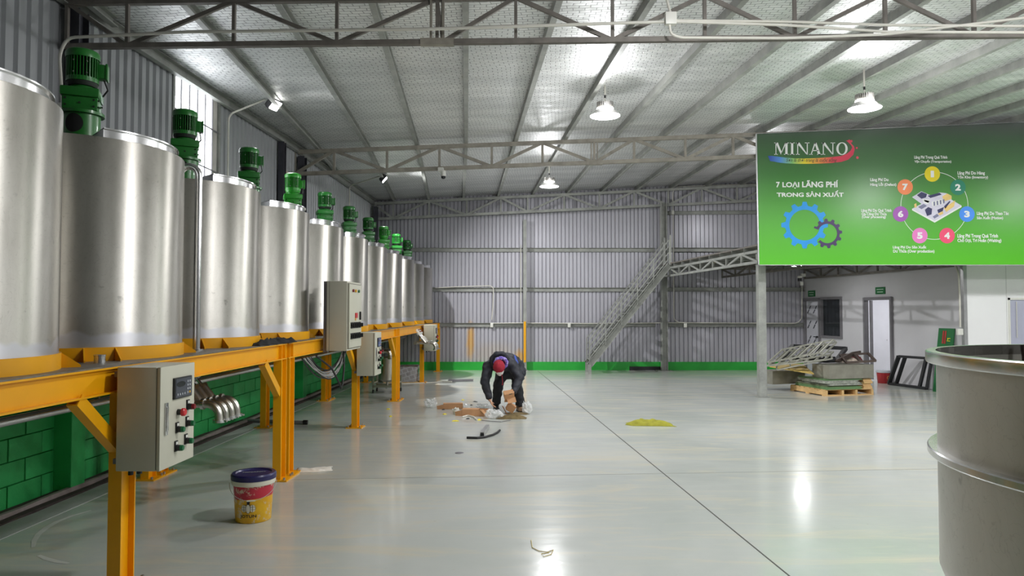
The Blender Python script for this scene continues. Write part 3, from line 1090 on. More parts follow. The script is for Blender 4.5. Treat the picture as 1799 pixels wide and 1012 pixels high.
ordinal = ['first', 'second', 'third', 'fourth', 'fifth', 'sixth', 'seventh', 'eighth', 'ninth', 'tenth', 'eleventh']
extra = ['cut off by the left edge of the picture', 'under the foremost green motor', 'beside the upright polished pipe', 'above the black gloves on the deck',
         'partly behind the tall control cabinet', 'just right of the tall control cabinet', 'seventh along the row, above the second grey control box', 'with a dark green motor',
         'with a green motor coloured as brightly lit, near the far end', 'next to last before the back wall', 'the last and smallest, against the back wall']
protos = {}
tanks = []
for i in range(11):
    light = i in (4, 8)
    has_m = i <= 10
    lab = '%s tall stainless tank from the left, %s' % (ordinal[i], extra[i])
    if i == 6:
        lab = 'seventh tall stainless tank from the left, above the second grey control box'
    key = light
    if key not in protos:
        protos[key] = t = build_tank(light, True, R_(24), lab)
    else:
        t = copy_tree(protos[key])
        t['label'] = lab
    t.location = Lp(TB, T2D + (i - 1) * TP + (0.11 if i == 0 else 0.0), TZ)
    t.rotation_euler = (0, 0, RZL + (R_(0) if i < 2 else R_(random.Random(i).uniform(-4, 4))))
    tanks.append(t)

# upright polished pipe between the second and third tanks
pp = Lp(-2.60, 5.60, TZ)
t = thing('polished_pipe', 'upright polished steel pipe with a bent top between two tanks', 'pipe', pp)
MB().tube([(0, 0, 0), (0, 0, 1.38)] + [(-0.075 + 0.075 * math.cos(a_), 0.0, 1.38 + 0.075 * math.sin(a_)) for a_ in [math.pi * i / 10 for i in range(1, 11)]] + [(-0.15, 0, 1.25)], 0.027, 20).build('tube', 'bright_steel', t, angle=60)
MB().lathe([(0.03, 0), (0.05, 0), (0.05, 0.012), (0.03, 0.012)], 24, closed=True).build('foot_flange', 'bright_steel', t)

# little steel cup on the deck
c = onfloor(175, 638, TZ)
t = thing('pipe_ferrule', 'short shiny steel pipe ferrule standing on the deck', 'pipe fitting', c)
MB().lathe([(0.026, 0), (0.031, 0), (0.031, 0.042), (0.034, 0.044), (0.034, 0.05), (0.026, 0.05)], 28, closed=True).build('ferrule', 'bright_steel', t)


# black gloves lying on the deck
def cloth_blob(mb, L, W, H, seed, nu=26, nv=12):
    random.seed(seed)
    off = Vector((seed * 3.1, seed * 1.7, 0))
    vs = []
    for i in range(nu + 1):
        for j in range(nv + 1):
            u, v_ = i / nu - 0.5, j / nv - 0.5
            edge = max(0.0, 1 - (2 * abs(u)) ** 4) * max(0.0, 1 - (2 * abs(v_)) ** 4)
            h = noise.noise(Vector((u * 4, v_ * 2.5, 0)) + off) * 0.5 + 0.5
            h2 = noise.noise(Vector((u * 11, v_ * 7, 3)) + off) * 0.25
            wob = 1 + 0.35 * noise.noise(Vector((u * 3, 5, 0)) + off)
            wob2 = 0.25 * noise.noise(Vector((u * 2.5, 9, 0)) + off)
            vs.append((u * L + 0.1 * L * noise.noise(Vector((v_ * 4, 1, 1)) + off), v_ * W * wob + wob2 * W, 0.003 + H * edge * max(0.05, h + h2)))
    fs = [(i * (nv + 1) + j, (i + 1) * (nv + 1) + j, (i + 1) * (nv + 1) + j + 1, i * (nv + 1) + j + 1) for i in range(nu) for j in range(nv)]
    k = len(vs)
    mb.add(vs, fs)
    rim = [i * (nv + 1) for i in range(nu + 1)] + [nu * (nv + 1) + j for j in range(1, nv + 1)] + [i * (nv + 1) + nv for i in range(nu - 1, -1, -1)] + [j for j in range(nv - 1, 0, -1)]
    base = [(vs[r][0] * 0.97, vs[r][1] * 0.97, 0.0) for r in rim]
    n = len(rim)
    allv = [vs[r] for r in rim] + base
    mb.add(allv, [(q, (q + 1) % n, n + (q + 1) % n, n + q) for q in range(n)] + [tuple(range(2 * n - 1, n - 1, -1))])
    return mb


g = onfloor(492, 603, TZ)
t = thing('work_gloves', 'pair of black work gloves lying on the yellow platform deck', 'gloves', Lp(-2.41, 6.72, TZ), R_(86))
for k, (o, rz_) in enumerate((((-0.2, 0.0, 0), 0.06), ((0.2, 0.0, 0), -0.1))):
    mb = cloth_blob(MB(), 0.46, 0.13, 0.085, 12 + 5 * k)
    mb.build('glove', 'black_cloth', t, loc=o, rz=rz_, angle=80)


# ------------------------------------------------------------------ control cabinets
def fit_text(body, w, h, mat, name, parent, loc, rot, bold=0.0, shear=0.0, depth=0.0):
    """text as a flat mesh scaled into w by h, its lower left corner at the origin"""
    cu = bpy.data.curves.new(name, 'FONT')
    cu.body = body
    cu.size = 1.0
    cu.offset = bold
    cu.shear = shear
    cu.resolution_u = 3
    cu.space_line = 1.05
    tmp = bpy.data.objects.new(name, cu)
    COL.objects.link(tmp)
    dg = bpy.context.evaluated_depsgraph_get()
    me = bpy.data.meshes.new_from_object(tmp.evaluated_get(dg))
    bpy.data.objects.remove(tmp)
    bpy.data.curves.remove(cu)
    xs_ = [v_.co.x for v_ in me.vertices]
    ys_ = [v_.co.y for v_ in me.vertices]
    x0, x1, y0, y1 = min(xs_), max(xs_), min(ys_), max(ys_)
    for v_ in me.vertices:
        v_.co.x = (v_.co.x - x0) / (x1 - x0) * w
        v_.co.y = (v_.co.y - y0) / (y1 - y0) * h
    me.materials.clear()
    me.materials.append(MATS[mat])
    me.name = name
    o = link(name, me, parent)
    o.location = loc
    o.rotation_euler = rot
    return o


FACE_X = (math.pi / 2, 0, math.pi / 2)      # lettering on a face that looks along +x
FACE_Y = (math.pi / 2, 0, 0)                # lettering on a face that looks along -y


def cabinet_small(label, loc, blue=False):
    """0.25 deep (x), 0.42 wide (y), 0.59 high; the door looks along +x"""
    t = thing('control_box', label, 'control box', loc, RZL, 'small grey control boxes on the platform legs')
    dx, dy, dz = 0.225, 0.41, 0.585
    MB().rbox((dx / 2, dy / 2, dz / 2), (dx, dy, dz), 0.006).build('body', 'cabinet_paint', t, angle=25)
    MB().bx(dx, dx + 0.006, 0.006, dy - 0.006, 0.006, dz - 0.006).build('door_gasket', 'cabinet_seam', t, smooth=False)
    dr = MB().rbox((dx + 0.015, dy / 2, dz / 2), (0.02, dy, dz), 0.004).build('door', 'cabinet_paint', t, angle=25)
    fx = dx + 0.025
    MB().rbox((fx + 0.006, 0.245, 0.448), (0.014, 0.215, 0.125), 0.004).build('controller', 'black_plastic', dr)
    MB().bx(fx + 0.012, fx + 0.0142, 0.150, 0.343, 0.393, 0.503).build('controller_face', 'screen_blue' if blue else 'panel_grey', dr, smooth=False)
    mb = MB()
    n = 20
    mb.add([(fx + 0.0148, 0.21 + 0.055 * math.cos(2 * math.pi * i / n), 0.47 + 0.017 * math.sin(2 * math.pi * i / n)) for i in range(n)], [tuple(range(n))])
    mb.build('display', 'screen_dark', dr, smooth=False)
    for r in range(4):
        for c_ in range(2):
            MB().bx(fx + 0.0142, fx + 0.0165, 0.285 + 0.026 * c_, 0.300 + 0.026 * c_, 0.408 + 0.022 * r, 0.42 + 0.022 * r).build('key', 'amber_button' if (r == 0 and c_ == 1) else 'grey_lid', dr, smooth=False)
    for c_ in range(4):
        MB().bx(fx + 0.0142, fx + 0.016, 0.165 + 0.028 * c_, 0.178 + 0.028 * c_, 0.405, 0.417).build('key', 'grey_lid', dr, smooth=False)
    # lock handle
    MB().rbox((fx + 0.004, 0.062, 0.285), (0.01, 0.032, 0.185), 0.004).rbox((fx + 0.01, 0.062, 0.285), (0.008, 0.018, 0.14), 0.003).build('lock_handle', 'bright_steel', dr)
    for y_, z_, kind in ((0.205, 0.305, 'stop'), (0.325, 0.322, 'red'), (0.195, 0.205, 'g'), (0.318, 0.222, 'g'), (0.185, 0.098, 'g'), (0.305, 0.118, 'g')):
        big = kind == 'stop'
        if not big:
            MB().bx(fx, fx + 0.008, y_ - 0.02, y_ + 0.012, z_ - 0.02, z_ + 0.042).build('switch_plate', 'black_plastic', dr, smooth=False)
            MB().bx(fx + 0.008, fx + 0.0092, y_ - 0.014, y_ + 0.008, z_ + 0.020, z_ + 0.036).build('switch_label', 'white_plastic', dr, smooth=False)
        MB().cyl((fx, y_, z_), (fx + 0.03, y_, z_), 0.018, n=18).build('switch_collar', 'black_plastic', dr)
        MB().lathe([(0.012, 0), (0.024 if big else 0.0175, 0.004), (0.024 if big else 0.0175, 0.018), (0.018 if big else 0.014, 0.024), (0.0004, 0.025)], 20).mesh
        mbk = MB()
        mbk.M = Matrix.Translation((fx + 0.022, y_, z_)) @ Matrix.Rotation(math.pi / 2, 4, 'Y')
        mbk.lathe([(0.012, 0), (0.024 if big else 0.0175, 0.004), (0.024 if big else 0.0175, 0.018), (0.018 if big else 0.014, 0.024), (0.0004, 0.025)], 20)
        mbk.build('push_button', 'red_button' if big else ('dark_red_button' if kind == 'red' else 'green_button'), dr)
    # mounting bracket to the leg
    MB().bx(-0.045, 0.0, 0.05, dy - 0.05, 0.03, 0.06).bx(-0.045, 0.0, 0.05, dy - 0.05, dz - 0.06, dz - 0.03).build('bracket', 'frame_grey', t, smooth=False)
    MB().cyl((0.06, 0.05, -0.03), (0.06, 0.05, 0), 0.014, n=12).cyl((0.11, 0.05, -0.022), (0.11, 0.05, 0), 0.014, n=12).build('cable_gland', 'black_plastic', t)
    return t


bxX = PLAT_B + 0.0375 + 0.05
cabinet_small('near grey control box with red and green buttons on the foremost yellow leg', Lp(bxX - 0.02, 4.04, 0.715))
cabinet_small('grey control box with a blue display on the second yellow leg, below the tank row', Lp(bxX - 0.02, 9.70, 0.735), True)
cabinet_small('farthest grey control box, close to the back wall below the last tanks', Lp(bxX - 0.02, 15.95, 0.72), True)

t = thing('control_cabinet', 'tall grey control cabinet with two rows of black switches in front of the tanks', 'control cabinet', Lp(-2.30, 8.15, 1.16), RZL)
dx, dy, dz = 0.235, 0.66, 0.80
MB().rbox((dx / 2, dy / 2, dz / 2), (dx, dy, dz), 0.006).build('body', 'cabinet_paint', t, angle=25)
MB().bx(0.03, 0.034, -0.0015, 0.0, 0.0, dz).build('back_seam', 'cabinet_seam', t, smooth=False)
MB().bx(dx, dx + 0.005, 0.02, dy - 0.02, 0.02, dz - 0.02).build('door_gasket', 'cabinet_seam', t, smooth=False)
dr = MB().rbox((dx + 0.012, dy / 2, dz / 2), (0.016, dy - 0.07, dz - 0.06), 0.003).build('door', 'cabinet_paint', t, angle=25)
fx = dx + 0.02


def knob(parent, y_, z_, r, mat, d=0.03):
    m_ = MB()
    m_.M = Matrix.Translation((fx, y_, z_)) @ Matrix.Rotation(math.pi / 2, 4, 'Y')
    m_.lathe([(r * 0.8, 0), (r, 0.004), (r, d * 0.8), (r * 0.8, d), (0.0004, d)], 16)
    return m_.build('push_button', mat, parent)


for y_, mt in ((0.18, 'dark_red_button'), (0.30, 'amber_button'), (0.45, 'green_button')):
    knob(dr, y_, dz - 0.105, 0.018, mt, 0.02)
MB().bx(fx, fx + 0.012, 0.30, 0.39, 0.375, 0.435).build('main_switch_plate', 'red_button', dr, smooth=False)
MB().bx(fx, fx + 0.006, 0.30, 0.335, 0.345, 0.375).build('main_switch_tab', 'amber_button', dr, smooth=False)
MB().rbox((fx + 0.012, 0.52, 0.40), (0.02, 0.014, 0.10), 0.003).build('door_handle', 'black_plastic', dr)
for r in range(2):
    for c_ in range(6):
        y_, z_ = 0.115 + 0.086 * c_, 0.29 - 0.125 * r
        MB().bx(fx, fx + 0.008, y_ - 0.026, y_ + 0.026, z_ - 0.035, z_ + 0.035).build('switch_plate', 'black_plastic', dr, smooth=False)
        m_ = MB()
        m_.cyl((fx, y_, z_), (fx + 0.022, y_, z_), 0.022, n=14).box((fx + 0.03, y_, z_), (0.02, 0.012, 0.046))
        m_.build('rotary_switch', 'black_plastic', dr)
# post that carries it
MB().bar((-0.02, 0.06, -0.02), (-0.02, 0.06, dz), 0.05, 0.05, up=(0, 1, 0)).bar((-0.02, dy - 0.06, -0.02), (-0.02, dy - 0.06, dz), 0.05, 0.05, up=(0, 1, 0)).build('back_rail', 'frame_grey', t, smooth=False)

# cables hanging in loops below the tall cabinet
ca = Lp(-2.19, 8.28, 1.16)
t = thing('cable_bundle', 'loops of black and grey cable hanging below the tall control cabinet', 'cables', ca, RZL)
random.seed(11)
for i in range(13):
    black = i % 3 == 0
    y0, y1 = random.uniform(0.0, 0.12), random.uniform(0.16, 0.34)
    dep = random.uniform(0.2, 0.3)
    yl = -random.uniform(0.55, 0.95)
    pts = [(0.02 * math.cos(i), y1, 0.0)]
    for s in range(1, 15):
        u = s / 14
        y_ = y1 + (yl - y1) * (u ** 1.3)
        z_ = -dep * math.sin(math.pi * min(1, u * 1.02)) ** 0.8 - 0.04 * u
        pts.append((0.03 * math.cos(i * 1.7) * math.sin(3 * u) - 0.16 * u, y_, z_ - 0.0))
    MB().tube(pts, 0.0085 if black else 0.0065, 6).build('cable', 'cable_black' if black else 'cable_grey', t)
MB().tube([(0.03, 0.1, 0), (0.05, 0.05, -0.2), (0.05, -0.02, -0.39), (0.045, -0.06, -0.43), (0.04, -0.1, -0.38), (0.0, -0.3, -0.18), (-0.1, -0.55, -0.03)], 0.011, 8).build('cable', 'cable_black', t)


# ------------------------------------------------------------------ valve manifolds
def manifold(label, loc, n=4, step=0.115, drop=0.0):
    t = thing('valve_manifold', label, 'valves', loc, RZL, 'stainless valve outlets under the platform')
    MB().cyl((-0.38, -0.10, 0), (-0.38, step * n, 0), 0.036, n=18).build('header_pipe', 'valve_steel', t)
    for i in range(n):
        y_ = i * step
        vb = MB()
        pts = [(-0.38, y_, 0), (-0.06, y_, 0)]
        pts += [(-0.06 + 0.1 * math.sin(a_), y_, -0.1 + 0.1 * math.cos(a_)) for a_ in [math.pi / 2 * k / 8 for k in range(1, 9)]]
        pts += [(0.04, y_, -0.125)]
        vb.tube(pts, 0.031, 16)
        outlet = vb.build('outlet_elbow', 'valve_steel', t, angle=60)
        MB().lathe([(0.03, 0), (0.047, 0), (0.047, 0.022), (0.03, 0.022)], 20, closed=True, c=(0.04, y_, -0.147)).box((0.04 + 0.05, y_, -0.136), (0.03, 0.022, 0.014)).build('hose_clamp', 'bright_steel', outlet)
        MB().lathe([(0.03, -0.012), (0.044, -0.012), (0.044, 0.012), (0.03, 0.012)], 18, closed=True).mesh
        m_ = MB(); m_.M = Matrix.Translation((-0.09, y_, 0)) @ Matrix.Rotation(math.pi / 2, 4, 'Y')
        m_.lathe([(0.03, -0.012), (0.044, -0.012), (0.044, 0.012), (0.03, 0.012)], 18, closed=True)
        m_.build('pipe_clamp', 'bright_steel', outlet)
        # angle seat valve with its actuator leaning back
        d = Vector((-0.62, 0, 0.78)).normalized()
        p = Vector((-0.17, y_, 0.0))
        va = MB().cyl(p, p + d * 0.12, 0.036, 0.036, 18).cyl(p + d * 0.12, p + d * 0.15, 0.042, 0.042, 6).build('valve_bonnet', 'valve_steel', t)
        MB().cyl(p + d * 0.15, p + d * 0.23, 0.014, n=12).build('valve_stem', 'bright_steel', va)
        ac = MB().cyl(p + d * 0.22, p + d * 0.235, 0.043, n=22).cyl(p + d * 0.235, p + d * 0.34, 0.048, n=22).cyl(p + d * 0.34, p + d * 0.36, 0.043, 0.03, 22).build('actuator', 'white_plastic', t)
        sd = Vector((0.78, 0, 0.62))
        for k in (0.265, 0.315):
            MB().cyl(p + d * k + sd * 0.04, p + d * k + sd * 0.062, 0.012, n=10).build('air_port', 'copper', ac)
    for s in (-0.05, step * n - 0.04):
        MB().bar((-0.38, s, 0), (-0.38, s, BZ - 0.15 - loc[2]), 0.03, 0.008, up=(0, 1, 0)).build('hanger', 'bolt_steel', t, smooth=False)
    return t


mo1 = manifold('four stainless pipe elbows and white valves beside the near control box', Lp(-2.52, 5.75, 0.87))
mo2 = manifold('stainless elbows and valves above the wheeled filter canister', Lp(-2.62, 13.4, 0.86))
mo3 = manifold('stainless elbows and white valves at the farthest control box', Lp(-2.02, 15.3, 0.93))

# supply pipes below the deck
for k, (b_, z_, r_, d0, d1, mt, lab) in enumerate(((-3.25, 0.93, 0.03, 0.5, 18.9, 'bright_steel', 'long polished pipe running under the yellow platform'),
                                                    (-3.38, 1.02, 0.02, 0.5, 18.9, 'bright_steel', 'thin long pipe under the platform, nearest the block wall'))):
    t = thing('supply_pipe', lab, 'pipe', Lp(b_, d0, z_), RZL)
    MB().cyl((0, 0, 0), (0, d1 - d0, 0), r_, n=14).build('tube', mt, t)
    for i in range(5):
        y_ = 0.55 + (d1 - d0 - 1.0) * i / 4
        MB().bar((0, y_, 0), (0, y_, BZ - z_), 0.03, 0.008, up=(0, 1, 0)).build('hanger', 'bolt_steel', t, smooth=False)

# filter canister on a small trolley
c = onfloor(677, 691)
t = thing('filter_canister', 'stainless filter canister on a small wheeled trolley under the platform', 'filter', (c.x, c.y + 0.2, 0), RZL)
fr = MB()
for x_ in (-0.24, 0.24):
    for y_ in (-0.18, 0.18):
        fr.bar((x_, y_, 0.07), (x_, y_, 0.32), 0.03, 0.03, up=(0, 1, 0))
fr.bar((-0.26, -0.18, 0.13), (0.26, -0.18, 0.13), 0.03, 0.04).bar((-0.26, 0.18, 0.13), (0.26, 0.18, 0.13), 0.03, 0.04).bar((-0.24, -0.2, 0.2), (-0.24, 0.2, 0.2), 0.03, 0.03).bar((0.24, -0.2, 0.2), (0.24, 0.2, 0.2), 0.03, 0.03)
fr.build('trolley_frame', 'valve_steel', t, smooth=False)
for x_ in (-0.24, 0.24):
    for y_ in (-0.18, 0.18):
        MB().cyl((x_ - 0.014, y_, 0.036), (x_ + 0.014, y_, 0.036), 0.036, n=18).build('caster_wheel', 'rubber_black', t)
MB().lathe([(0.0005, 0.2), (0.06, 0.2), (0.16, 0.25), (0.165, 0.27), (0.165, 0.66), (0.18, 0.66), (0.18, 0.69), (0.16, 0.70), (0.0005, 0.71)], 36).build('canister', 'valve_steel', t)
MB().tube([(0, 0, 0.2), (0, 0, 0.12), (0, -0.1, 0.1)], 0.022, 12).build('drain_pipe', 'valve_steel', t)

# shrink-wrapped bundle
c = onfloor(712, 673)
mb = MB()
random.seed(3)
mb.rbox((0, 0, 0.19), (0.78, 0.6, 0.36), 0.07)
for i, p in enumerate(mb.v):
    mb.v[i] = p + Vector((1, 1, 0.4)) * 0.03 * noise.noise(p * 6)
mb.M = Matrix.Identity(4)
t = thing('wrapped_bundle', 'low grey bundle of goods in clear shrink wrap behind a yellow leg', 'bundle', (c.x - 0.12, c.y + 0.35, 0), RZL)
bm_me = mb.mesh('bundle', 'wrapped_bundle')
link('bundle', bm_me, t)
MB().bx(-0.38, 0.38, -0.29, 0.29, 0.0, 0.03).build('wooden_base', 'pallet_wood', t, smooth=False)


# ------------------------------------------------------------------ lamps
def high_bay(x, y, z, label, power=LAMP_W):
    t = thing('high_bay_lamp', label, 'lamp', (x, y, z), 0, 'round high bay lamps')
    MB().lathe([(0.205, 0.0), (0.21, 0.004), (0.20, 0.012), (0.135, 0.075), (0.115, 0.085), (0.105, 0.083), (0.19, 0.012)], 40, closed=True).build('reflector', 'lamp_white', t, angle=50)
    MB().disc((0, 0, 0.008), 0.198, 40, up=False).build('lens', 'lamp_lens', t, smooth=False)
    MB().lathe([(0.112, 0.088), (0.118, 0.10), (0.112, 0.11)], 32).build('glow_ring', 'lamp_glow', t)
    hs = MB()
    for i in range(28):
        a_ = 2 * math.pi * i / 28
        hs.box((0.085 * math.cos(a_), 0.085 * math.sin(a_), 0.15), (0.06, 0.006, 0.08), Matrix.Rotation(a_, 3, 'Z'))
    hs.cyl((0, 0, 0.105), (0, 0, 0.19), 0.065, n=20)
    hs.build('heat_sink', 'lamp_metal', t, smooth=False)
    zr = roof_z(x, y) - 0.002 - z
    MB().cyl((0, 0, 0.19), (0, 0, 0.25), 0.008, n=8).cyl((0, 0, 0.29), (0, 0, max(0.3, zr)), 0.012, n=10).build('rod', 'conduit_white', t)
    MB().cyl((0, 0, 0.25), (0, 0, 0.29), 0.014, n=10).build('hook', 'lamp_black', t)
    if power:
        l = bpy.data.lights.new('lamp_light', 'AREA')
        l.shape = 'DISK'
        l.size = 0.38
        l.energy = power * 0.62
        l.color = (0.985, 0.985, 1.0)
        lo = bpy.data.objects.new('lamp_light', l)
        COL.objects.link(lo)
        lo.parent = t
        lo.location = (0, 0, -0.006)
        u = bpy.data.lights.new('lamp_up_light', 'POINT')
        u.energy = power * 0.02
        u.shadow_soft_size = 0.03
        uo = bpy.data.objects.new('lamp_up_light', u)
        COL.objects.link(uo)
        uo.parent = t
        uo.location = (0, -0.16, 0.12)
        w = bpy.data.lights.new('added_side_fill', 'POINT')        # added unseen point light, lifts the walls and ceiling
        w.energy = power * 0.75
        w.shadow_soft_size = 0.12
        w.color = (0.985, 0.985, 1.0)
        so = bpy.data.objects.new('added_side_fill', w)
        COL.objects.link(so)
        so.parent = t
        so.location = (0, 0, -0.14)
    return t


p = at(1063, 204, 9.7); high_bay(p.x, p.y, p.z, 'glowing round high bay lamp hanging at the middle of the ceiling')
p = at(1519, 191, 9.25); high_bay(p.x, p.y, p.z, 'glowing round high bay lamp hanging in front of the green billboard')
p = at(965, 328, 15.2); high_bay(p.x, p.y, p.z, 'smallest glowing high bay lamp, hanging before the back wall', LAMP_W * 0.6)
for x, y, k, lab in ((8.1, 9.3, 1.0, 'high bay lamp just out of frame to the right of the billboard lamp'),
                     (11.6, 9.3, 1.0, 'high bay lamp farthest right, level with the billboard lamp'),
                     (1.6, 4.3, 1.0, 'high bay lamp overhead above the frame, nearest the tanks'),
                     (4.7, 4.3, 1.0, 'high bay lamp overhead above the frame, right of the middle'),
                     (8.1, 4.3, 1.0, 'high bay lamp overhead beyond the open vessel'),
                     (11.6, 4.3, 1.0, 'high bay lamp overhead in the far right of the hall, out of frame'),
                     (6.5, -1.5, 0.6, 'added high bay lamp behind the camera, brightening the open vessel')):  # last one is added to brighten the vessel and the leg fronts
    high_bay(x, y, 4.3, lab, LAMP_W * k)
high_bay(5.9, 16.2, 4.35, 'high bay lamp hanging above the mezzanine, hidden by the billboard', LAMP_W * 0.6)


def flood(px, py, D, aim, label, power, cone):
    p = at(px, py, D)
    t = thing('flood_lamp', label, 'flood lamp', p, 0, 'small bright flood lamps')
    d = (Vector(aim) - p).normalized()
    q = d.to_track_quat('-Z', 'Y')
    Mq = q.to_matrix().to_4x4()
    m_ = MB(); m_.M = Mq
    m_.rbox((0, 0, 0.035), (0.2, 0.17, 0.06), 0.012)
    for i in range(6):
        m_.box((-0.08 + 0.032 * i, 0, 0.08), (0.008, 0.15, 0.04))
    m_.build('housing', 'lamp_black', t, angle=30)
    m_ = MB(); m_.M = Mq
    m_.rbox((0, 0, 0.0), (0.17, 0.14, 0.012), 0.004)
    m_.build('lens', 'flood_lens', t)
    l = bpy.data.lights.new('flood_light', 'SPOT')
    l.energy = power
    l.spot_size = R_(cone)
    l.spot_blend = 0.85
    l.shadow_soft_size = 0.05
    lo = bpy.data.objects.new('flood_light', l)
    COL.objects.link(lo)
    lo.parent = t
    lo.location = d * 0.03
    lo.rotation_euler = q.to_euler()
    MB().bar((0, 0, 0.03), (-0.05, 0, 0.16), 0.03, 0.008, up=(0, 1, 0)).build('bracket', 'lamp_black', t, smooth=False)
    return p


f1 = flood(484, 186, 10.0, (1.5, 8.6, 0.0), 'bright flood lamp under the ceiling near the barred window', FLOOD_W * 0.8, 125)
f2 = flood(676, 316, 15.9, (2.2, 16.7, 0.0), 'bright flood lamp under the ceiling near the back left corner', FLOOD_W * 3.6, 128)

# conduits ----------------------------------------------------------
def conduit(label, pts, r=0.0125, boxes=()):
    org = Vector(pts[0])
    t = thing('conduit', label, 'conduit', org)
    # round the corners
    P = [Vector(p) for p in pts]
    out = [P[0]]
    for i in range(1, len(P) - 1):
        a_, b_, c_ = P[i - 1], P[i], P[i + 1]
        k = min(0.09, (b_ - a_).length * 0.45, (c_ - b_).length * 0.45)
        s, e = b_ + (a_ - b_).normalized() * k, b_ + (c_ - b_).normalized() * k
        for u in (0, 0.25, 0.5, 0.75, 1):
            out.append(s * (1 - u) ** 2 + b_ * 2 * u * (1 - u) + e * u ** 2)
    out.append(P[-1])
    MB().tube([p - org for p in out], r, 10).build('pipe', 'conduit_white', t, angle=60)
    for b_, s in boxes:
        MB().rbox(Vector(b_) - org, s, 0.008).build('junction_box', 'white_plastic', t)
    return t


jb = at(1178, 33, 6.2)
conduit('white conduit along the nearest truss, from the foremost motor to a junction box',
        [at(110, 185, 6.18), at(104, 95, 6.18), at(118, 66, 6.18), at(330, 56, 6.22), at(760, 51, 6.22), at(1170, 38, 6.22)], 0.014, [(at(110, 190, 6.18), (0.07, 0.05, 0.09)), (jb, (0.1, 0.06, 0.11))])
for k, (ya, yb, yc) in enumerate(((36, 42, 46), (39, 50, 58), (64, 72, 40))):
    names = ('uppermost', 'middle', 'lowest')
    s = [at(1185, 36 + 2 * k, 6.2)] if k < 2 else [at(1176, 42, 6.2), at(1178, 60, 6.2), at(1195, 66, 6.2)]
    conduit('%s of three white conduits running right from the junction box' % names[k], s + [at(1380, (38, 44, 67)[k], 6.2), at(1560, (44, 56, 60)[k], 6.2), at(1810, (46, 57, 30)[k], 6.2)], 0.012)
conduit('short white conduits rising from the ceiling junction box', [at(1178, 24, 6.2), at(1172, 0, 6.2), at(1166, -16, 6.2)], 0.012)
conduit('white conduit on the left wall feeding the flood lamp by the window', [Lp(WALL_B + 0.06, 9.85, 2.6), Lp(WALL_B + 0.06, 9.85, 4.36), f1 + Vector((-0.12, 0, 0.1))], 0.014)
conduit('white conduit on the left wall feeding the far flood lamp', [Lp(WALL_B + 0.06, 16.6, 2.5), Lp(WALL_B + 0.06, 16.6, 4.55), f2 + Vector((-0.12, 0, 0.08))], 0.014)
yb_ = BACK - 0.07
conduit('long white conduit with three junction boxes along the back wall', [at(864, 568, yb_), at(915, 567.5, yb_), at(1040, 568.5, yb_), at(1186, 567, yb_ - 0.04), at(1400, 568, yb_ - 0.06), at(1409, 560, yb_ - 0.06), at(1409, 500, yb_ - 0.06)], 0.014,
        [(at(864, 571, yb_), (0.08, 0.05, 0.13)), (at(1000, 571, yb_), (0.08, 0.05, 0.13)), (at(1204, 571, yb_ - 0.06), (0.08, 0.05, 0.13))])
conduit('white conduit bent over the back wall girt above the bending person', [at(765, 506, yb_), at(800, 504, yb_), at(862, 502, yb_), at(867, 506, yb_), at(866, 540, yb_), at(864, 562, yb_)], 0.014)
conduit('thin upright white conduit on the back wall left of the slim post', [at(915, 430, yb_), at(915, 500, yb_), at(915, 566, yb_)], 0.012)
conduit('white conduit running down the back wall right of the staircase', [at(1330, 323, yb_ - 0.15), at(1190, 328, yb_ - 0.15), at(1182, 336, yb_ - 0.15), at(1183, 420, yb_ - 0.15), at(1184, 560, yb_ - 0.12), at(1190, 566, yb_ - 0.12), at(1204, 567, yb_ - 0.1)], 0.012,
        [(at(1182, 373, yb_ - 0.15), (0.07, 0.05, 0.11))])
conduit('white conduit with a box at the corner of the white room', [at(1679, 467, 13.9), at(1684, 480, 13.75), at(1686, 520, 13.75), at(1687, 575, 13.75)], 0.018, [(at(1686, 583, 13.7), (0.1, 0.07, 0.12))])

# dome camera on the middle truss
p = at(776, 300, T_D[1] - 0.12)
t = thing('dome_camera', 'white security camera with a black dome under the middle truss', 'camera', p)
MB().rbox((-0.02, 0.05, 0.03), (0.1, 0.1, 0.07), 0.01).rbox((0.03, 0.0, -0.02), (0.07, 0.07, 0.05), 0.01).build('bracket', 'white_plastic', t)
MB().cyl((0.03, 0, -0.08), (0.03, 0, -0.02), 0.045, n=24).cyl((0.03, 0, -0.1), (0.03, 0, -0.08), 0.045, 0.045, 24).build('housing', 'white_plastic', t)
MB().ball((0.03, 0, -0.11), 0.042, 20).build('dome', 'screen_dark', t)
# small camera in the back right corner
p = at(1405, 490, 18.6)
t = thing('corner_camera', 'small grey camera at the corner where the partition meets the back wall', 'camera', p)
MB().rbox((0, 0, 0.05), (0.09, 0.1, 0.06), 0.01).rbox((0.11, 0.06, 0.1), (0.12, 0.08, 0.08), 0.01).build('bracket', 'white_plastic', t)
MB().cyl((0, 0, -0.06), (0, 0, 0.02), 0.05, n=20).build('housing', 'lamp_black', t)
MB().rbox((0.07, 0.05, -0.12), (0.07, 0.06, 0.1), 0.008).build('junction_box', 'white_plastic', t)

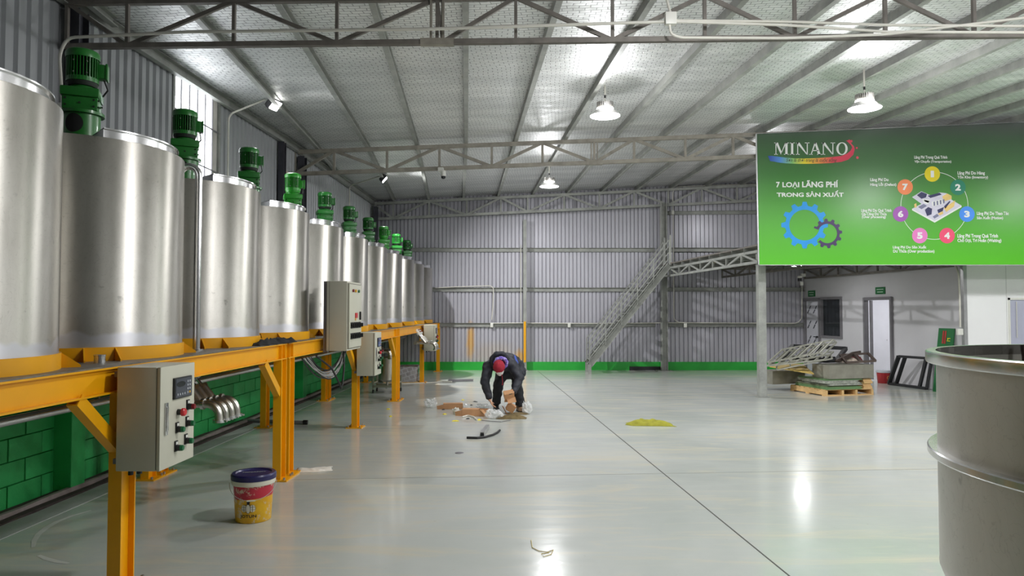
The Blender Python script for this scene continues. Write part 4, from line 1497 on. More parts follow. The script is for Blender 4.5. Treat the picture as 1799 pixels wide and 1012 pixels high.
# ------------------------------------------------------------------ staircase
SD0, SD1 = 18.35, 19.05
s0 = Vector((at(1036, 650, SD0).x, 0, 0.0))
s1x, s1z = at(1176, 466, SD0).x, 2.80
t = thing('steel_staircase', 'grey steel staircase with railings climbing along the back wall to the mezzanine', 'staircase', (s0.x, SD0, 0))
dx, dz = s1x - s0.x, s1z - 0.22
sl = Vector((dx, 0, dz)).normalized()
for y_ in (0, SD1 - SD0):
    MB().cbeam((0.0, y_, 0.22), (dx, y_, 0.22 + dz), 0.05, 0.15, 0.008, up=(0, 0, 1)).build('stringer', 'galvanised', t, smooth=False)
    MB().bar((0.0, y_, 0.0), (0.0, y_, 0.24), 0.08, 0.08, up=(0, 1, 0)).build('foot_post', 'galvanised', t, smooth=False)
ntr = 13
for i in range(ntr):
    u = (i + 0.6) / ntr
    MB().rbox((dx * u, (SD1 - SD0) / 2, 0.24 + dz * u), (0.2, SD1 - SD0 - 0.05, 0.03), 0.004).build('tread', 'galvanised', t, smooth=False)
RH = 0.66
for y_ in (0.0, SD1 - SD0):
    for i in range(6):
        u = i / 5
        MB().bar((dx * u, y_, 0.22 + dz * u), (dx * u, y_, 0.22 + dz * u + RH), 0.028, 0.028, up=(0, 1, 0)).build('baluster_post', 'galvanised', t, smooth=False)
    for k in range(4):
        hh = RH * (1 - 0.24 * k)
        MB().bar((0, y_, 0.22 + hh), (dx, y_, 0.22 + dz + hh), 0.03 if k == 0 else 0.022, 0.03 if k == 0 else 0.022, up=(0, 1, 0)).build('rail', 'galvanised', t, smooth=False)
    MB().bar((dx + 0.03, y_, 0.22 + dz), (dx + 0.03, y_, 0.22 + dz + RH + 0.12), 0.04, 0.04, up=(0, 1, 0)).build('top_post', 'galvanised', t, smooth=False)

p, q = onfloor(1105, 650), onfloor(1220, 649)
t = thing('black_bar', 'long black steel bar lying at the foot of the green kerb', 'steel bar', (p.x, p.y - 0.1, 0))
MB().bar((0, 0, 0.05), (q.x - p.x, 0.12, 0.05), 0.08, 0.1).build('bar', 'black_steel', t, smooth=False)
MB().box((0.86, 0.05, 0.12), (0.06, 0.04, 0.04)).build('lug', 'black_steel', t, smooth=False)

# ------------------------------------------------------------------ mezzanine
MZ = 2.86
mzl = lambda d: 4.573 - 0.094 * (d - 13.2)
mzr = lambda d: rwx(d) - 0.02 if d > 13.8 else 8.7
MF, MBK = 13.15, 19.35
t = thing('mezzanine', 'grey steel mezzanine platform behind the billboard, on a pale square post', 'mezzanine', (mzl(MF), MF, 0))
o_ = Vector(t.location)


def mp(x, y, z):
    return Vector((x, y, z)) - o_


MB().prism([mp(mzl(MF), MF, MZ - 0.03), mp(rwx(13.8), MF, MZ - 0.03), mp(rwx(MBK), MBK, MZ - 0.03), mp(mzl(MBK), MBK, MZ - 0.03)], (0, 0, 0.03)).build('deck', 'truss_steel', t, smooth=False)
for i in range(11):
    d = MF + 0.06 + (MBK - MF - 0.1) * i / 10
    MB().cbeam(mp(mzl(d), d, MZ - 0.08), mp(rwx(max(d, 13.8)) - 0.04, d, MZ - 0.08), 0.05, 0.1, 0.008).build('joist', 'galvanised', t, smooth=False)


def mtruss(xf, d0, d1, nseg, mat='galvanised', z0=2.53, z1=2.73):
    MB().bar(mp(xf(d0), d0, z1), mp(xf(d1), d1, z1), 0.05, 0.05).build('truss_top_chord', mat, t, smooth=False)
    MB().bar(mp(xf(d0), d0, z0), mp(xf(d1), d1, z0), 0.05, 0.05).build('truss_bottom_chord', mat, t, smooth=False)
    for i in range(nseg + 1):
        d = d0 + (d1 - d0) * i / nseg
        MB().bar(mp(xf(d), d, z0), mp(xf(d), d, z1), 0.035, 0.045, up=(0, 1, 0)).build('truss_post', mat, t, smooth=False)
        if i < nseg:
            e = d0 + (d1 - d0) * (i + 1) / nseg
            a_, b_ = (z0, z1) if i % 2 == 0 else (z1, z0)
            MB().bar(mp(xf(d), d, a_), mp(xf(e), e, b_), 0.03, 0.04).build('truss_diagonal', mat, t, smooth=False)


mtruss(lambda d: mzl(d) + 0.03, MF + 0.1, MBK - 0.1, 8)
mtruss(lambda d: 6.3 - 0.1 * (d - 13.2), MF + 0.1, MBK - 0.1, 7, 'truss_steel')
mtruss(lambda d: rwx(d) - 0.10, 13.9, MBK - 0.1, 7, 'truss_steel', 2.50, 2.74)
# front beam behind the board
MB().bar(mp(mzl(MF), MF, 2.72), mp(8.6, MF, 2.72), 0.06, 0.12).bar(mp(mzl(MF), MF, 2.53), mp(8.6, MF, 2.53), 0.06, 0.06).build('front_beam', 'galvanised', t, smooth=False)
px_ = at(1338, 600, 13.38)
MB().bar(mp(px_.x, 13.38, 0.01), mp(px_.x, 13.38, 2.72), 0.14, 0.14, up=(0, 1, 0)).build('post', 'galvanised', t, smooth=False)
MB().box(mp(px_.x, 13.38, 0.006), (0.2, 0.2, 0.012)).build('post_plate', 'galvanised', t, smooth=False)
for z_ in (2.6, 2.78):
    MB().box(mp(px_.x - 0.02, 13.28, z_), (0.03, 0.04, 0.03)).build('bolt', 'motor_dark', t, smooth=False)

# lamp under the mezzanine
lx, ly, lz = 6.72, 16.6, 2.66
t = thing('mezzanine_lamp', 'flat lamp fixed under the mezzanine deck, just behind the billboard', 'lamp', (lx, ly, lz))
MB().rbox((0, 0, 0.03), (0.3, 0.3, 0.05), 0.01).build('housing', 'lamp_white', t)
MB().bx(-0.13, 0.13, -0.13, 0.13, -0.002, 0.005).build('lens', 'lamp_lens', t, smooth=False)
MB().cyl((0, 0, 0.05), (0, 0, 0.16), 0.012, n=8).build('rod', 'conduit_white', t)
l = bpy.data.lights.new('lamp_light', 'AREA'); l.shape = 'SQUARE'; l.size = 0.26; l.energy = 18
lo = bpy.data.objects.new('lamp_light', l); COL.objects.link(lo); lo.parent = t; lo.location = (0, 0, -0.008)

# ------------------------------------------------------------------ right hand partition, doors and office
def wallpanel(mb, d0, d1, z0, z1, th=0.06):
    p0, p1 = Vector((rwx(d0), d0, z0)), Vector((rwx(d1), d1, z0))
    mb.prism([p0, p1, p1 + Vector((th, 0.01, 0)), p0 + Vector((th, 0.01, 0))], (0, 0, z1 - z0))


WT = 2.82
DW = dict(d1=(18.72, 19.46), w=(17.76, 18.64), d2=(15.86, 16.81))
mb = MB()
wallpanel(mb, 13.8, DW['d2'][0], 0, WT)
wallpanel(mb, DW['d2'][0], DW['d2'][1], 1.92, WT)
wallpanel(mb, DW['d2'][1], DW['w'][0], 0, WT)
wallpanel(mb, DW['w'][0], DW['w'][1], 0, 0.94)
wallpanel(mb, DW['w'][0], DW['w'][1], 1.95, WT)
wallpanel(mb, DW['w'][1], DW['d1'][0], 0, WT)
wallpanel(mb, DW['d1'][0], BACK + 0.02, 1.95, WT)
struct(mb.build('wall_partition', 'wall_panel_grey', smooth=False))


def rpt(d, z, out=0.0):
    return Vector((rwx(d) - out, d - 0.13 * out, z))


# door_1: closed leaf still in its printed film
d0, d1 = DW['d1']
do = struct(MB().prism([rpt(d0 + 0.05, 0.01, -0.02), rpt(d1 - 0.05, 0.01, -0.02), rpt(d1 - 0.05, 1.88, -0.02), rpt(d0 + 0.05, 1.88, -0.02)], (0.03, 0, 0)).build('door_1', 'door_film', smooth=False))
for a_, b_ in (((d0, 0), (d0, 1.95)), ((d1, 0), (d1, 1.95)), ((d0, 1.92), (d1, 1.92))):
    MB().bar(rpt(a_[0], a_[1], 0.0), rpt(b_[0], b_[1], 0.0), 0.09, 0.07, up=(0, 1, 0) if a_[0] == b_[0] else (0, 0, 1)).build('door_frame', 'frame_grey', do, smooth=False)
for z_ in (1.65, 1.25, 0.85):
    for u in (0.3, 0.68):
        d = d0 + (d1 - d0) * u
        for q, (l0, l1) in enumerate(((0.0, 0.10), (0.12, 0.2))):      # the slanting printed dashes of the protective film
            MB().bar(rpt(d + 0.10 - l0 * 0.8, z_ - 0.10 + l0, 0.002), rpt(d + 0.10 - l1 * 0.8, z_ - 0.10 + l1, 0.002), 0.004, 0.022, up=(1, 0, 0)).build('film_print', 'ink', do, smooth=False)
MB().cyl(rpt(d0 + 0.12, 0.93, 0.0), rpt(d0 + 0.12, 0.93, 0.05), 0.02, n=12).bar(rpt(d0 + 0.12, 0.93, 0.05), rpt(d0 + 0.24, 0.93, 0.05), 0.02, 0.02).build('door_handle', 'black_plastic', do)
# window_2 beside it
w0, w1 = DW['w']
wo = struct(MB().prism([rpt(w0, 0.94, -0.02), rpt(w1, 0.94, -0.02), rpt(w1, 1.95, -0.02), rpt(w0, 1.95, -0.02)], (0.02, 0, 0)).build('window_2', 'dark_glass', smooth=False))
for a_, b_ in (((w0, 0.92), (w0, 1.97)), ((w1, 0.92), (w1, 1.97)), ((w0, 1.94), (w1, 1.94)), ((w0, 0.95), (w1, 0.95))):
    MB().bar(rpt(a_[0], a_[1], 0.0), rpt(b_[0], b_[1], 0.0), 0.08, 0.06, up=(0, 1, 0) if a_[0] == b_[0] else (0, 0, 1)).build('window_frame', 'frame_grey', wo, smooth=False)
# door_2 stands open on a lit white room
e0, e1 = DW['d2']
d2 = struct(MB().bar(rpt(e0, 1.90, 0.0), rpt(e1, 1.90, 0.0), 0.1, 0.07).build('door_2', 'frame_grey', smooth=False))
for e in (e0, e1):
    MB().bar(rpt(e, 0, 0.0), rpt(e, 1.93, 0.0), 0.1, 0.07, up=(0, 1, 0)).build('door_frame', 'frame_grey', d2, smooth=False)
MB().bar(rpt(e1 - 0.13, 0.02, -0.05), rpt(e1 - 0.13, 1.86, -0.05), 0.05, 0.06, up=(0, 1, 0)).build('leaf_edge', 'frame_grey', d2, smooth=False)
MB().bar(rpt(e1 - 0.12, 0.93, -0.45), rpt(e1 - 0.12, 0.935, -0.44), 0.01, 0.01).build('lock', 'black_plastic', d2, smooth=False)
rm = MB()
x0r = rwx(16.3) + 0.06
rm.bx(x0r + 1.6, x0r + 1.65, e0 - 0.9, e1 + 0.9, 0, 2.4).bx(x0r + 0.35, x0r + 1.65, e1 + 0.9, e1 + 0.95, 0, 2.4).bx(x0r + 0.28, x0r + 1.65, e0 - 0.95, e0 - 0.9, 0, 2.4).bx(x0r + 0.28, x0r + 1.65, e0 - 0.9, e1 + 0.9, 2.4, 2.44)
struct(rm.build('wall_inner_room', 'room_white', smooth=False))
t = thing('room_lamp', 'ceiling lamp of the small white room behind the open door', 'lamp', (x0r + 0.85, 16.3, 2.34))
MB().rbox((0, 0, 0.03), (0.3, 0.3, 0.05), 0.01).build('housing', 'lamp_white', t)
MB().bx(-0.13, 0.13, -0.13, 0.13, 0.0, 0.006).build('lens', 'lamp_lens', t, smooth=False)
l = bpy.data.lights.new('lamp_light', 'AREA'); l.shape = 'SQUARE'; l.size = 0.26; l.energy = 13
lo = bpy.data.objects.new('lamp_light', l); COL.objects.link(lo); lo.parent = t; lo.location = (0, 0, -0.01)

# little green signs above the two doors
for (d, lab) in ((19.1, 'small green sign above the film covered door'), (16.25, 'small green sign above the open white door')):
    t = thing('door_sign', lab, 'sign', rpt(d, 2.0, 0.0), -0.13 * 0)
    A = math.pi / 2 + math.atan(0.13)
    wv_ = 0.34
    dirw = Vector((0.13, -1, 0)).normalized()
    nrm = Vector((-1, -0.13, 0)).normalized()
    P = [dirw * (-wv_ / 2), dirw * (wv_ / 2), dirw * (wv_ / 2) + Vector((0, 0, 0.16)), dirw * (-wv_ / 2) + Vector((0, 0, 0.16))]
    MB().prism(P, nrm * 0.015).build('plate', 'sign_green', t, smooth=False)
    for k, z_ in enumerate((0.1, 0.04)):
        MB().prism([dirw * (-0.12 + 0.02 * k) + nrm * 0.016 + Vector((0, 0, z_)), dirw * (0.12 - 0.02 * k) + nrm * 0.016 + Vector((0, 0, z_)),
                    dirw * (0.12 - 0.02 * k) + nrm * 0.016 + Vector((0, 0, z_ + 0.018)), dirw * (-0.12 + 0.02 * k) + nrm * 0.016 + Vector((0, 0, z_ + 0.018))], nrm * 0.001).build('lettering', 'sign_letter', t, smooth=False)

# white office wall
OY = 13.8
ox0 = rwx(OY) + 0.01
wx0, wx1 = at(1768, 560, OY).x, at(1768, 560, OY).x + 1.4
mb = MB()
mb.bx(ox0, at(1764.5, 500, OY).x - 0.003, OY - 0.05, OY, 0, 2.8)
mb.bx(at(1764.5, 500, OY).x + 0.003, wx0, OY - 0.05, OY, 0, 2.8)
mb.bx(wx0, wx1, OY - 0.05, OY, 0, 0.85).bx(wx0, wx1, OY - 0.05, OY, 1.87, 2.8).bx(wx1, X_END, OY - 0.05, OY, 0, 2.8)
ow = struct(mb.build('wall_office', 'wall_panel_white', smooth=False))
MB().bx(at(1764.5, 500, OY).x - 0.003, at(1764.5, 500, OY).x + 0.003, OY - 0.046, OY, 0, 2.8).build('panel_joint', 'frame_grey', ow, smooth=False)
MB().bx(ox0 - 0.03, ox0 + 0.035, OY - 0.065, OY + 0.02, 0, 2.8).build('corner_trim', 'aluminium', ow, smooth=False)
wo = struct(MB().bx(wx0 + 0.03, wx1 - 0.03, OY - 0.035, OY - 0.02, 0.88, 1.84).build('window_3', 'film_glass', smooth=False))
for x_ in (wx0 + 0.02, wx1 - 0.02, (wx0 + wx1) / 2):
    MB().bx(x_ - 0.02, x_ + 0.02, OY - 0.06, OY - 0.01, 0.85, 1.87).build('window_frame', 'white_plastic', wo, smooth=False)
for z_ in (0.87, 1.85):
    MB().bx(wx0, wx1, OY - 0.06, OY - 0.01, z_ - 0.02, z_ + 0.02).build('window_frame', 'white_plastic', wo, smooth=False)
pc = conduit('thin white conduit on the window of the white office', [Vector((wx0 + 0.16, OY - 0.06, 1.80)), Vector((wx0 + 0.16, OY - 0.06, 1.1))], 0.008)

# ------------------------------------------------------------------ billboard
BY = 12.76
bl = at(1334.5, 465, BY)
bx0, bz0 = bl.x, bl.z
bx1 = bx0 + 6.1
tz0, tz1 = at(1331, 235, BY).z, at(1331, 235, BY).z + 0.044 * 6.1
t = thing('billboard', 'large green printed billboard about seven kinds of waste hanging at the mezzanine edge', 'billboard', (bx0, BY, bz0))
bo = Vector(t.location)
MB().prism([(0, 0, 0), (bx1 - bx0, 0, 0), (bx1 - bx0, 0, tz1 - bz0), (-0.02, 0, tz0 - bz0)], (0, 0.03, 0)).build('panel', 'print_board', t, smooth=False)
MB().bar((-0.03, 0.015, tz0 - bz0), (-0.005, 0.015, 0), 0.03, 0.012, up=(0, 1, 0)).bar((-0.03, 0.015, tz0 - bz0), (bx1 - bx0, 0.015, tz1 - bz0), 0.03, 0.012).bar((0, 0.015, -0.005), (bx1 - bx0, 0.015, -0.005), 0.03, 0.012).build('edge_frame', 'aluminium', t, smooth=False)
MB().bar((0.3, 0.06, 0), (0.3, 0.06, tz0 - bz0 - 0.05), 0.05, 0.05, up=(0, 1, 0)).bar((3.0, 0.06, 0), (3.0, 0.06, tz0 - bz0), 0.05, 0.05, up=(0, 1, 0)).bar((0.0, 0.06, 0.3), (bx1 - bx0, 0.06, 0.3), 0.05, 0.05).bar((0.0, 0.06, 2.0), (bx1 - bx0, 0.06, 2.0), 0.05, 0.05).build('support_frame', 'galvanised', t, smooth=False)


def bp(x, y, lay=1):
    p_ = at(x, y, BY) - bo
    p_.y = -0.0015 * lay
    return p_


def flat(name, pix, mat, lay=1):
    mb_ = MB()
    mb_.add([bp(x, y, lay) for x, y in pix], [tuple(range(len(pix)))])
    me_ = bpy.data.meshes.new(name)
    me_.from_pydata([tuple(p_) for p_ in mb_.v], [], mb_.f)
    me_.materials.append(MATS[mat])
    return link(name, me_, t)


def strip(name, A_, B_, mat, lay=1):
    me_ = bpy.data.meshes.new(name)
    n = len(A_)
    me_.from_pydata([tuple(bp(x, y, lay)) for x, y in A_ + B_], [], [(i, i + 1, n + i + 1, n + i) for i in range(n - 1)])
    me_.materials.append(MATS[mat])
    return link(name, me_, t)


def btext(body, x0, y0, x1, y1, mat='print_white', bold=0.02, lay=2, shear=0.0, name='lettering'):
    a_, b_ = bp(x0, y1, lay), bp(x1, y0, lay)
    return fit_text(body, b_.x - a_.x, b_.z - a_.z, mat, name, t, a_, FACE_Y, bold, shear)


# MINANO in serif capitals, each letter drawn from strokes
def serif(ch, x0, x1, yt, yb):
    w, h = x1 - x0, yb - yt
    polys = []
    R = lambda a, b, c, d: polys.append([(a, b), (c, b), (c, d), (a, d)])
    st, th, sf = 0.17, 0.07, 0.055
    if ch == 'I':
        R(0.28, 0, 0.72, 1); R(0.05, 0, 0.95, sf); R(0.05, 1 - sf, 0.95, 1)
    elif ch == 'N':
        R(0.1, 0, 0.1 + th, 1); R(0.80, 0, 0.80 + th, 1)
        polys.append([(0.02, 0), (0.26, 0), (0.87, 1), (0.80, 1)])
        R(0, 1 - sf, 0.28, 1); R(0.66, 0, 1.0, sf); R(0, 0, 0.2, sf)
    elif ch == 'M':
        R(0.09, 0, 0.09 + th * 0.8, 1); R(0.76, 0, 0.92, 1)
        polys.append([(0.08, 0), (0.25, 0), (0.53, 0.82), (0.46, 1.0)])
        polys.append([(0.46, 1.0), (0.50, 0.78), (0.76, 0), (0.82, 0.06)])
        R(0, 1 - sf, 0.24, 1); R(0.68, 1 - sf, 1.0, 1); R(0, 0, 0.2, sf); R(0.78, 0, 1.0, sf)
    elif ch == 'A':
        polys.append([(0.44, 0), (0.56, 0), (0.18, 1), (0.10, 1)])
        polys.append([(0.42, 0), (0.58, 0), (0.94, 1), (0.72, 1)])
        R(0.24, 0.62, 0.76, 0.69); R(0, 1 - sf, 0.28, 1); R(0.64, 1 - sf, 1.02, 1)
    elif ch == 'O':
        n = 40
        for i in range(n):
            a0_, a1_ = 2 * math.pi * i / n, 2 * math.pi * (i + 1) / n
            q = lambda a, rx, ry: (0.5 + rx * math.cos(a), 0.5 + ry * math.sin(a))
            polys.append([q(a0_, 0.5, 0.52), q(a1_, 0.5, 0.52), q(a1_, 0.3, 0.45), q(a0_, 0.3, 0.45)])
    me_ = bpy.data.meshes.new('logo_letter')
    vs_, fs_ = [], []
    for pl in polys:
        fs_.append(tuple(range(len(vs_), len(vs_) + len(pl))))
        vs_ += [tuple(bp(x0 + a_ * w, yt + b_ * h, 3)) for a_, b_ in pl]
    me_.from_pydata(vs_, [], fs_)
    me_.materials.append(MATS['print_white'])
    link('logo_letter', me_, t)


for ch, xa, xb in (('M', 1360, 1385.5), ('I', 1387, 1396), ('N', 1398, 1422), ('A', 1421.5, 1443), ('N', 1443, 1467), ('O', 1469, 1489)):
    serif(ch, xa, xb, 250.5, 272)
# rainbow brush stroke
top = [(1349, 274), (1356, 274), (1365, 275), (1380, 277), (1400, 278.5), (1420, 278.5), (1440, 277.5), (1460, 276), (1478, 274), (1488, 270), (1494, 265), (1497, 259)]
bot = [(1353, 283), (1360, 284), (1367, 285.5), (1380, 287), (1400, 288), (1420, 288), (1440, 287.5), (1460, 286.5), (1478, 284.5), (1490, 280.5), (1499, 272), (1501.5, 262)]
strip('rainbow_stroke', top, bot, 'print_rainbow', 2)
strip('stroke_tail', [(1497, 259), (1495, 255), (1492, 252), (1491, 249)], [(1501.5, 262), (1500, 257), (1496, 253), (1494, 249)], 'print_pink', 2)
flat('bird_mark', [(1486, 247.5), (1490, 246.5), (1491.5, 245), (1494, 246.5), (1497, 246), (1497.5, 249), (1496, 250.5), (1493.5, 250), (1491, 251.5), (1489, 249)], 'print_pink', 3)
for x_, y_, r_ in ((1505, 260, 1.8), (1506, 277, 2.4)):
    flat('dot', [(x_ + r_ * math.cos(a_), y_ + r_ * math.sin(a_)) for a_ in [2 * math.pi * i / 14 for i in range(14)]], 'print_pink', 3)
btext('Sơn là thời trang là cuộc sống', 1381, 276.5, 1470, 286.2, 'print_dark', 0.0, 4, 0.3)
btext('7', 1363.5, 319.6, 1370, 329.5, 'print_white', 0.035)
btext('LOẠI', 1374.5, 319.5, 1404, 331.5, 'print_white', 0.035)
btext('LÃNG PHÍ', 1409, 316.5, 1472.5, 329.3, 'print_white', 0.035)
btext('TRONG SẢN XUẤT', 1364.5, 334.5, 1482, 346, 'print_white', 0.035)


def gear(cx, cy, ro, rb, ri, nt, mat, lay, a_from=0.0, a_to=2 * math.pi, phase=0.0):
    A_, B_ = [], []
    steps = int(nt * 12 * (a_to - a_from) / (2 * math.pi))
    for i in range(steps + 1):
        a_ = a_from + (a_to - a_from) * i / steps
        ph = ((a_ + phase) * nt / (2 * math.pi)) % 1.0
        if ph < 0.36:
            r_ = ro
        elif ph < 0.46:
            r_ = ro + (rb - ro) * (ph - 0.36) / 0.10
        elif ph < 0.90:
            r_ = rb
        else:
            r_ = rb + (ro - rb) * (ph - 0.90) / 0.10
        A_.append((cx + r_ * math.cos(a_), cy + r_ * math.sin(a_)))
        B_.append((cx + ri * math.cos(a_), cy + ri * math.sin(a_)))
    strip('gear_print', A_, B_, mat, lay)


gear(1413.5, 395.5, 41, 34, 27, 12, 'print_blue', 2, phase=0.09)
gear(1453.5, 410.3, 26, 21.5, 17, 12, 'print_purple', 3, R_(-158), R_(138), 0.2)
# ring with the seven discs
cx, cy, rr = 1641.5, 361.5, 59
for k in range(1):
    n = 96
    A_ = [(cx + (rr + 0.45) * math.cos(2 * math.pi * i / n), cy + (rr + 0.45) * math.sin(2 * math.pi * i / n)) for i in range(n + 1)]
    B_ = [(cx + (rr - 0.45) * math.cos(2 * math.pi * i / n), cy + (rr - 0.45) * math.sin(2 * math.pi * i / n)) for i in range(n + 1)]
    strip('ring_line', A_, B_, 'print_white', 1)
discs = [(1637.7, 305.8), (1682.8, 329.2), (1698.6, 376.2), (1663.6, 414), (1615.8, 414), (1582, 376), (1590, 328.6)]
for i, (x_, y_) in enumerate(discs):
    flat('number_disc', [(x_ + 13.6 * math.cos(a_), y_ + 13.6 * math.sin(a_)) for a_ in [2 * math.pi * k / 40 for k in range(40)]], 'print_disc_%d' % (i + 1), 2)
    hw = 2.8 if i == 0 else 4.8
    btext(str(i + 1), x_ - hw, y_ - 5.8, x_ + hw, y_ + 5.8, 'print_white', 0.05, 3)
for body, x0, y0, x1, y1 in (
        ('Lãng Phí Trong Quá Trình', 1606, 273.5, 1664, 280.5), ('Vận Chuyển (Transportation)', 1606.5, 280.5, 1671, 287),
        ('Lãng Phí Do Hàng', 1682, 301, 1730, 308.5), ('Tồn Kho (Inventory)', 1682, 307.5, 1735.5, 315),
        ('Lãng Phí Do', 1528.7, 313, 1561, 320), ('Hàng Lỗi (Defect)', 1528.7, 320.5, 1574.5, 328),
        ('Lãng Phí Do Thao Tác', 1716, 372, 1772, 379.5), ('Sản Xuất (Motion)', 1716, 379, 1762, 386.5),
        ('Lãng Phí Do Quá Trình', 1513, 367, 1566, 374), ('Gia Công Dư Thừa', 1513.5, 373, 1557.5, 380), ('(Over processing)', 1514, 378.8, 1556, 384.5),
        ('Lãng Phí Trong Quá Trình', 1682, 411, 1753, 419.5), ('Chờ Đợi, Trì Hoãn (Waiting)', 1682, 419, 1759, 427),
        ('Lãng Phí Do Sản Xuất', 1568.5, 430.5, 1627, 438), ('Dư Thừa (Over production)', 1569, 438, 1641.5, 445.5)):
    btext(body, x0, y0, x1, y1, 'print_white', 0.03, 2)
# isometric factory drawing in the middle of the ring
cv = lambda pts: [(1500 + a_ / 5.06, 260 + b_ / 5.06) for a_, b_ in pts]
flat('factory_slab', cv([(517, 437), (600, 385), (690, 425), (760, 395), (820, 402), (868, 425), (868, 460), (957, 512), (718, 648), (517, 540), (600, 497)]), 'print_lilac', 2)
flat('factory_slab_edge', cv([(517, 540), (718, 648), (957, 512), (957, 526), (718, 664), (517, 554)]), 'print_white', 2)
for pts, mt in (([(560, 420), (600, 390), (650, 410), (640, 440), (600, 452)], 'print_navy'), ([(655, 425), (760, 398), (780, 415), (680, 445)], 'print_navy'), ([(785, 430), (830, 405), (868, 425), (868, 455), (800, 475)], 'print_sand'),
                ([(535, 500), (555, 490), (558, 530), (538, 530)], 'print_sand'), ([(570, 525), (620, 497), (650, 515), (600, 545)], 'print_greyblue'), ([(630, 550), (660, 525), (695, 540), (690, 590), (650, 605)], 'print_navy'),
                ([(690, 480), (780, 455), (800, 495), (700, 520)], 'print_white'), ([(740, 550), (800, 525), (790, 560), (750, 580)], 'print_navy'), ([(800, 535), (900, 465), (890, 520), (820, 570)], 'print_sand'),
                ([(800, 520), (850, 470), (858, 478), (812, 540)], 'print_navy'), ([(700, 610), (740, 585), (755, 605), (715, 628)], 'print_greyblue'), ([(610, 455), (680, 460), (660, 500), (620, 490)], 'print_white'), ([(622, 460), (672, 472), (660, 488), (628, 476)], 'print_navy'),
                ([(745, 585), (790, 560), (795, 585), (765, 600)], 'print_sand')):
    flat('factory_print', cv(pts), mt, 3)
for k in range(4):
    flat('factory_print', cv([(705 + 28 * k, 480 - 7 * k), (720 + 28 * k, 476 - 7 * k), (722 + 28 * k, 512 - 7 * k), (708 + 28 * k, 516 - 7 * k)]), 'print_greyblue', 4)

# ------------------------------------------------------------------ big open vessel on the right
VR = 0.70
ang = R_(46.0)
vd = VR / math.sin(R_(15.3))
vc = Vector((vd * math.sin(ang), vd * math.cos(ang), 0))
t = thing('open_vessel', 'large open stainless vessel with a flanged rim at the right edge of the picture', 'vessel', vc)
zt_, zm, zb0 = 1.50, 1.205, 0.865
MB().lathe([(VR - 0.004, zb0), (VR, zb0), (VR, zt_ - 0.05), (VR, zt_), (VR - 0.004, zt_)], 96, closed=True).build('shell', 'vessel_steel', t, angle=40)
MB().lathe([(VR - 0.004, zt_ - 0.034), (VR + 0.026, zt_ - 0.034), (VR + 0.028, zt_ - 0.030), (VR + 0.028, zt_ - 0.003), (VR + 0.024, zt_), (VR - 0.004, zt_)], 96, closed=True).build('rim_flange', 'bright_steel', t, angle=30)
MB().lathe([(VR - 0.002, zm - 0.012), (VR + 0.024, zm - 0.012), (VR + 0.027, zm - 0.008), (VR + 0.027, zm + 0.008), (VR + 0.024, zm + 0.012), (VR - 0.002, zm + 0.012)], 96, closed=True).build('middle_band', 'bright_steel', t, angle=30)
MB().lathe([(VR - 0.03, zb0 - 0.05), (VR - 0.012, zb0 - 0.035), (VR + 0.001, zb0), (VR - 0.002, zb0 + 0.03)], 96).build('dished_bottom', 'tank_steel', t, angle=60)
MB().lathe([(0.0005, zb0 - 0.12), (VR * 0.6, zb0 - 0.09), (VR - 0.03, zb0 - 0.02), (VR - 0.006, zb0 + 0.02)], 72).build('bottom_plate', 'vessel_steel', t, angle=60)
MB().lathe([(VR - 0.034, 0.0), (VR - 0.028, 0.0), (VR - 0.028, zb0 - 0.03), (VR - 0.034, zb0 - 0.03)], 96, closed=True).build('skirt', 'vessel_steel', t, angle=40)
a_ = math.atan2(0.55, 0.0)
hk = Vector((VR - 0.03, 0, 0))
ha = R_(100)
MB().tube([(hk.x * math.cos(ha), hk.x * math.sin(ha), zt_ + 0.0), (hk.x * 0.99 * math.cos(ha), hk.x * 0.99 * math.sin(ha), zt_ - 0.04), (hk.x * 0.985 * math.cos(ha), hk.x * 0.985 * math.sin(ha), zt_ - 0.13)], 0.008, 8).build('hook', 'brown_steel', t)

# ------------------------------------------------------------------ foreground paint bucket
bc = onfloor(445, 912)
t = thing('paint_bucket', 'yellow and red paint bucket with a navy lid on the floor in the foreground', 'bucket', bc, R_(14))
r0, r1, H = 0.132, 0.152, 0.335
MB().lathe([(0.0005, 0.0), (r0 - 0.006, 0.0), (r0, 0.006), (r1, H), (r1 - 0.004, H)], 56).build('body', 'bucket_print', t, angle=50)
MB().lathe([(r1 - 0.004, H - 0.055), (r1 + 0.009, H - 0.052), (r1 + 0.012, H - 0.045), (r1 + 0.012, H - 0.012), (r1 - 0.002, H - 0.008)], 56).build('rim_collar', 'bucket_rim', t, angle=30)
ld = MB().lathe([(r1 + 0.004, H - 0.018), (r1 + 0.016, H - 0.015), (r1 + 0.017, H + 0.018), (r1 + 0.008, H + 0.03), (r1 - 0.016, H + 0.031), (r1 - 0.024, H + 0.022), (0.0005, H + 0.02)], 56).build('lid', 'bucket_lid_navy', t, angle=30)
fit_text('MINANO', 0.17, 0.035, 'grey_lid', 'lid_lettering', ld, (-0.085, 0.01, H + 0.0235), (0, 0, 0), 0.02)


def on_bucket(pts, mat, name, lay):
    """wrap flat points (u metres round the wall, z) onto the bucket wall facing the camera"""
    vs_ = []
    for u, z_ in pts:
        rr_ = r0 + (r1 - r0) * z_ / H + 0.0008 * lay
        a2 = -math.pi / 2 - R_(10) + u / rr_
        vs_.append((rr_ * math.cos(a2), rr_ * math.sin(a2), z_))
    me_ = bpy.data.meshes.new(name)
    me_.from_pydata(vs_, [], [tuple(range(len(vs_)))])
    me_.materials.append(MATS[mat])
    return link(name, me_, t)


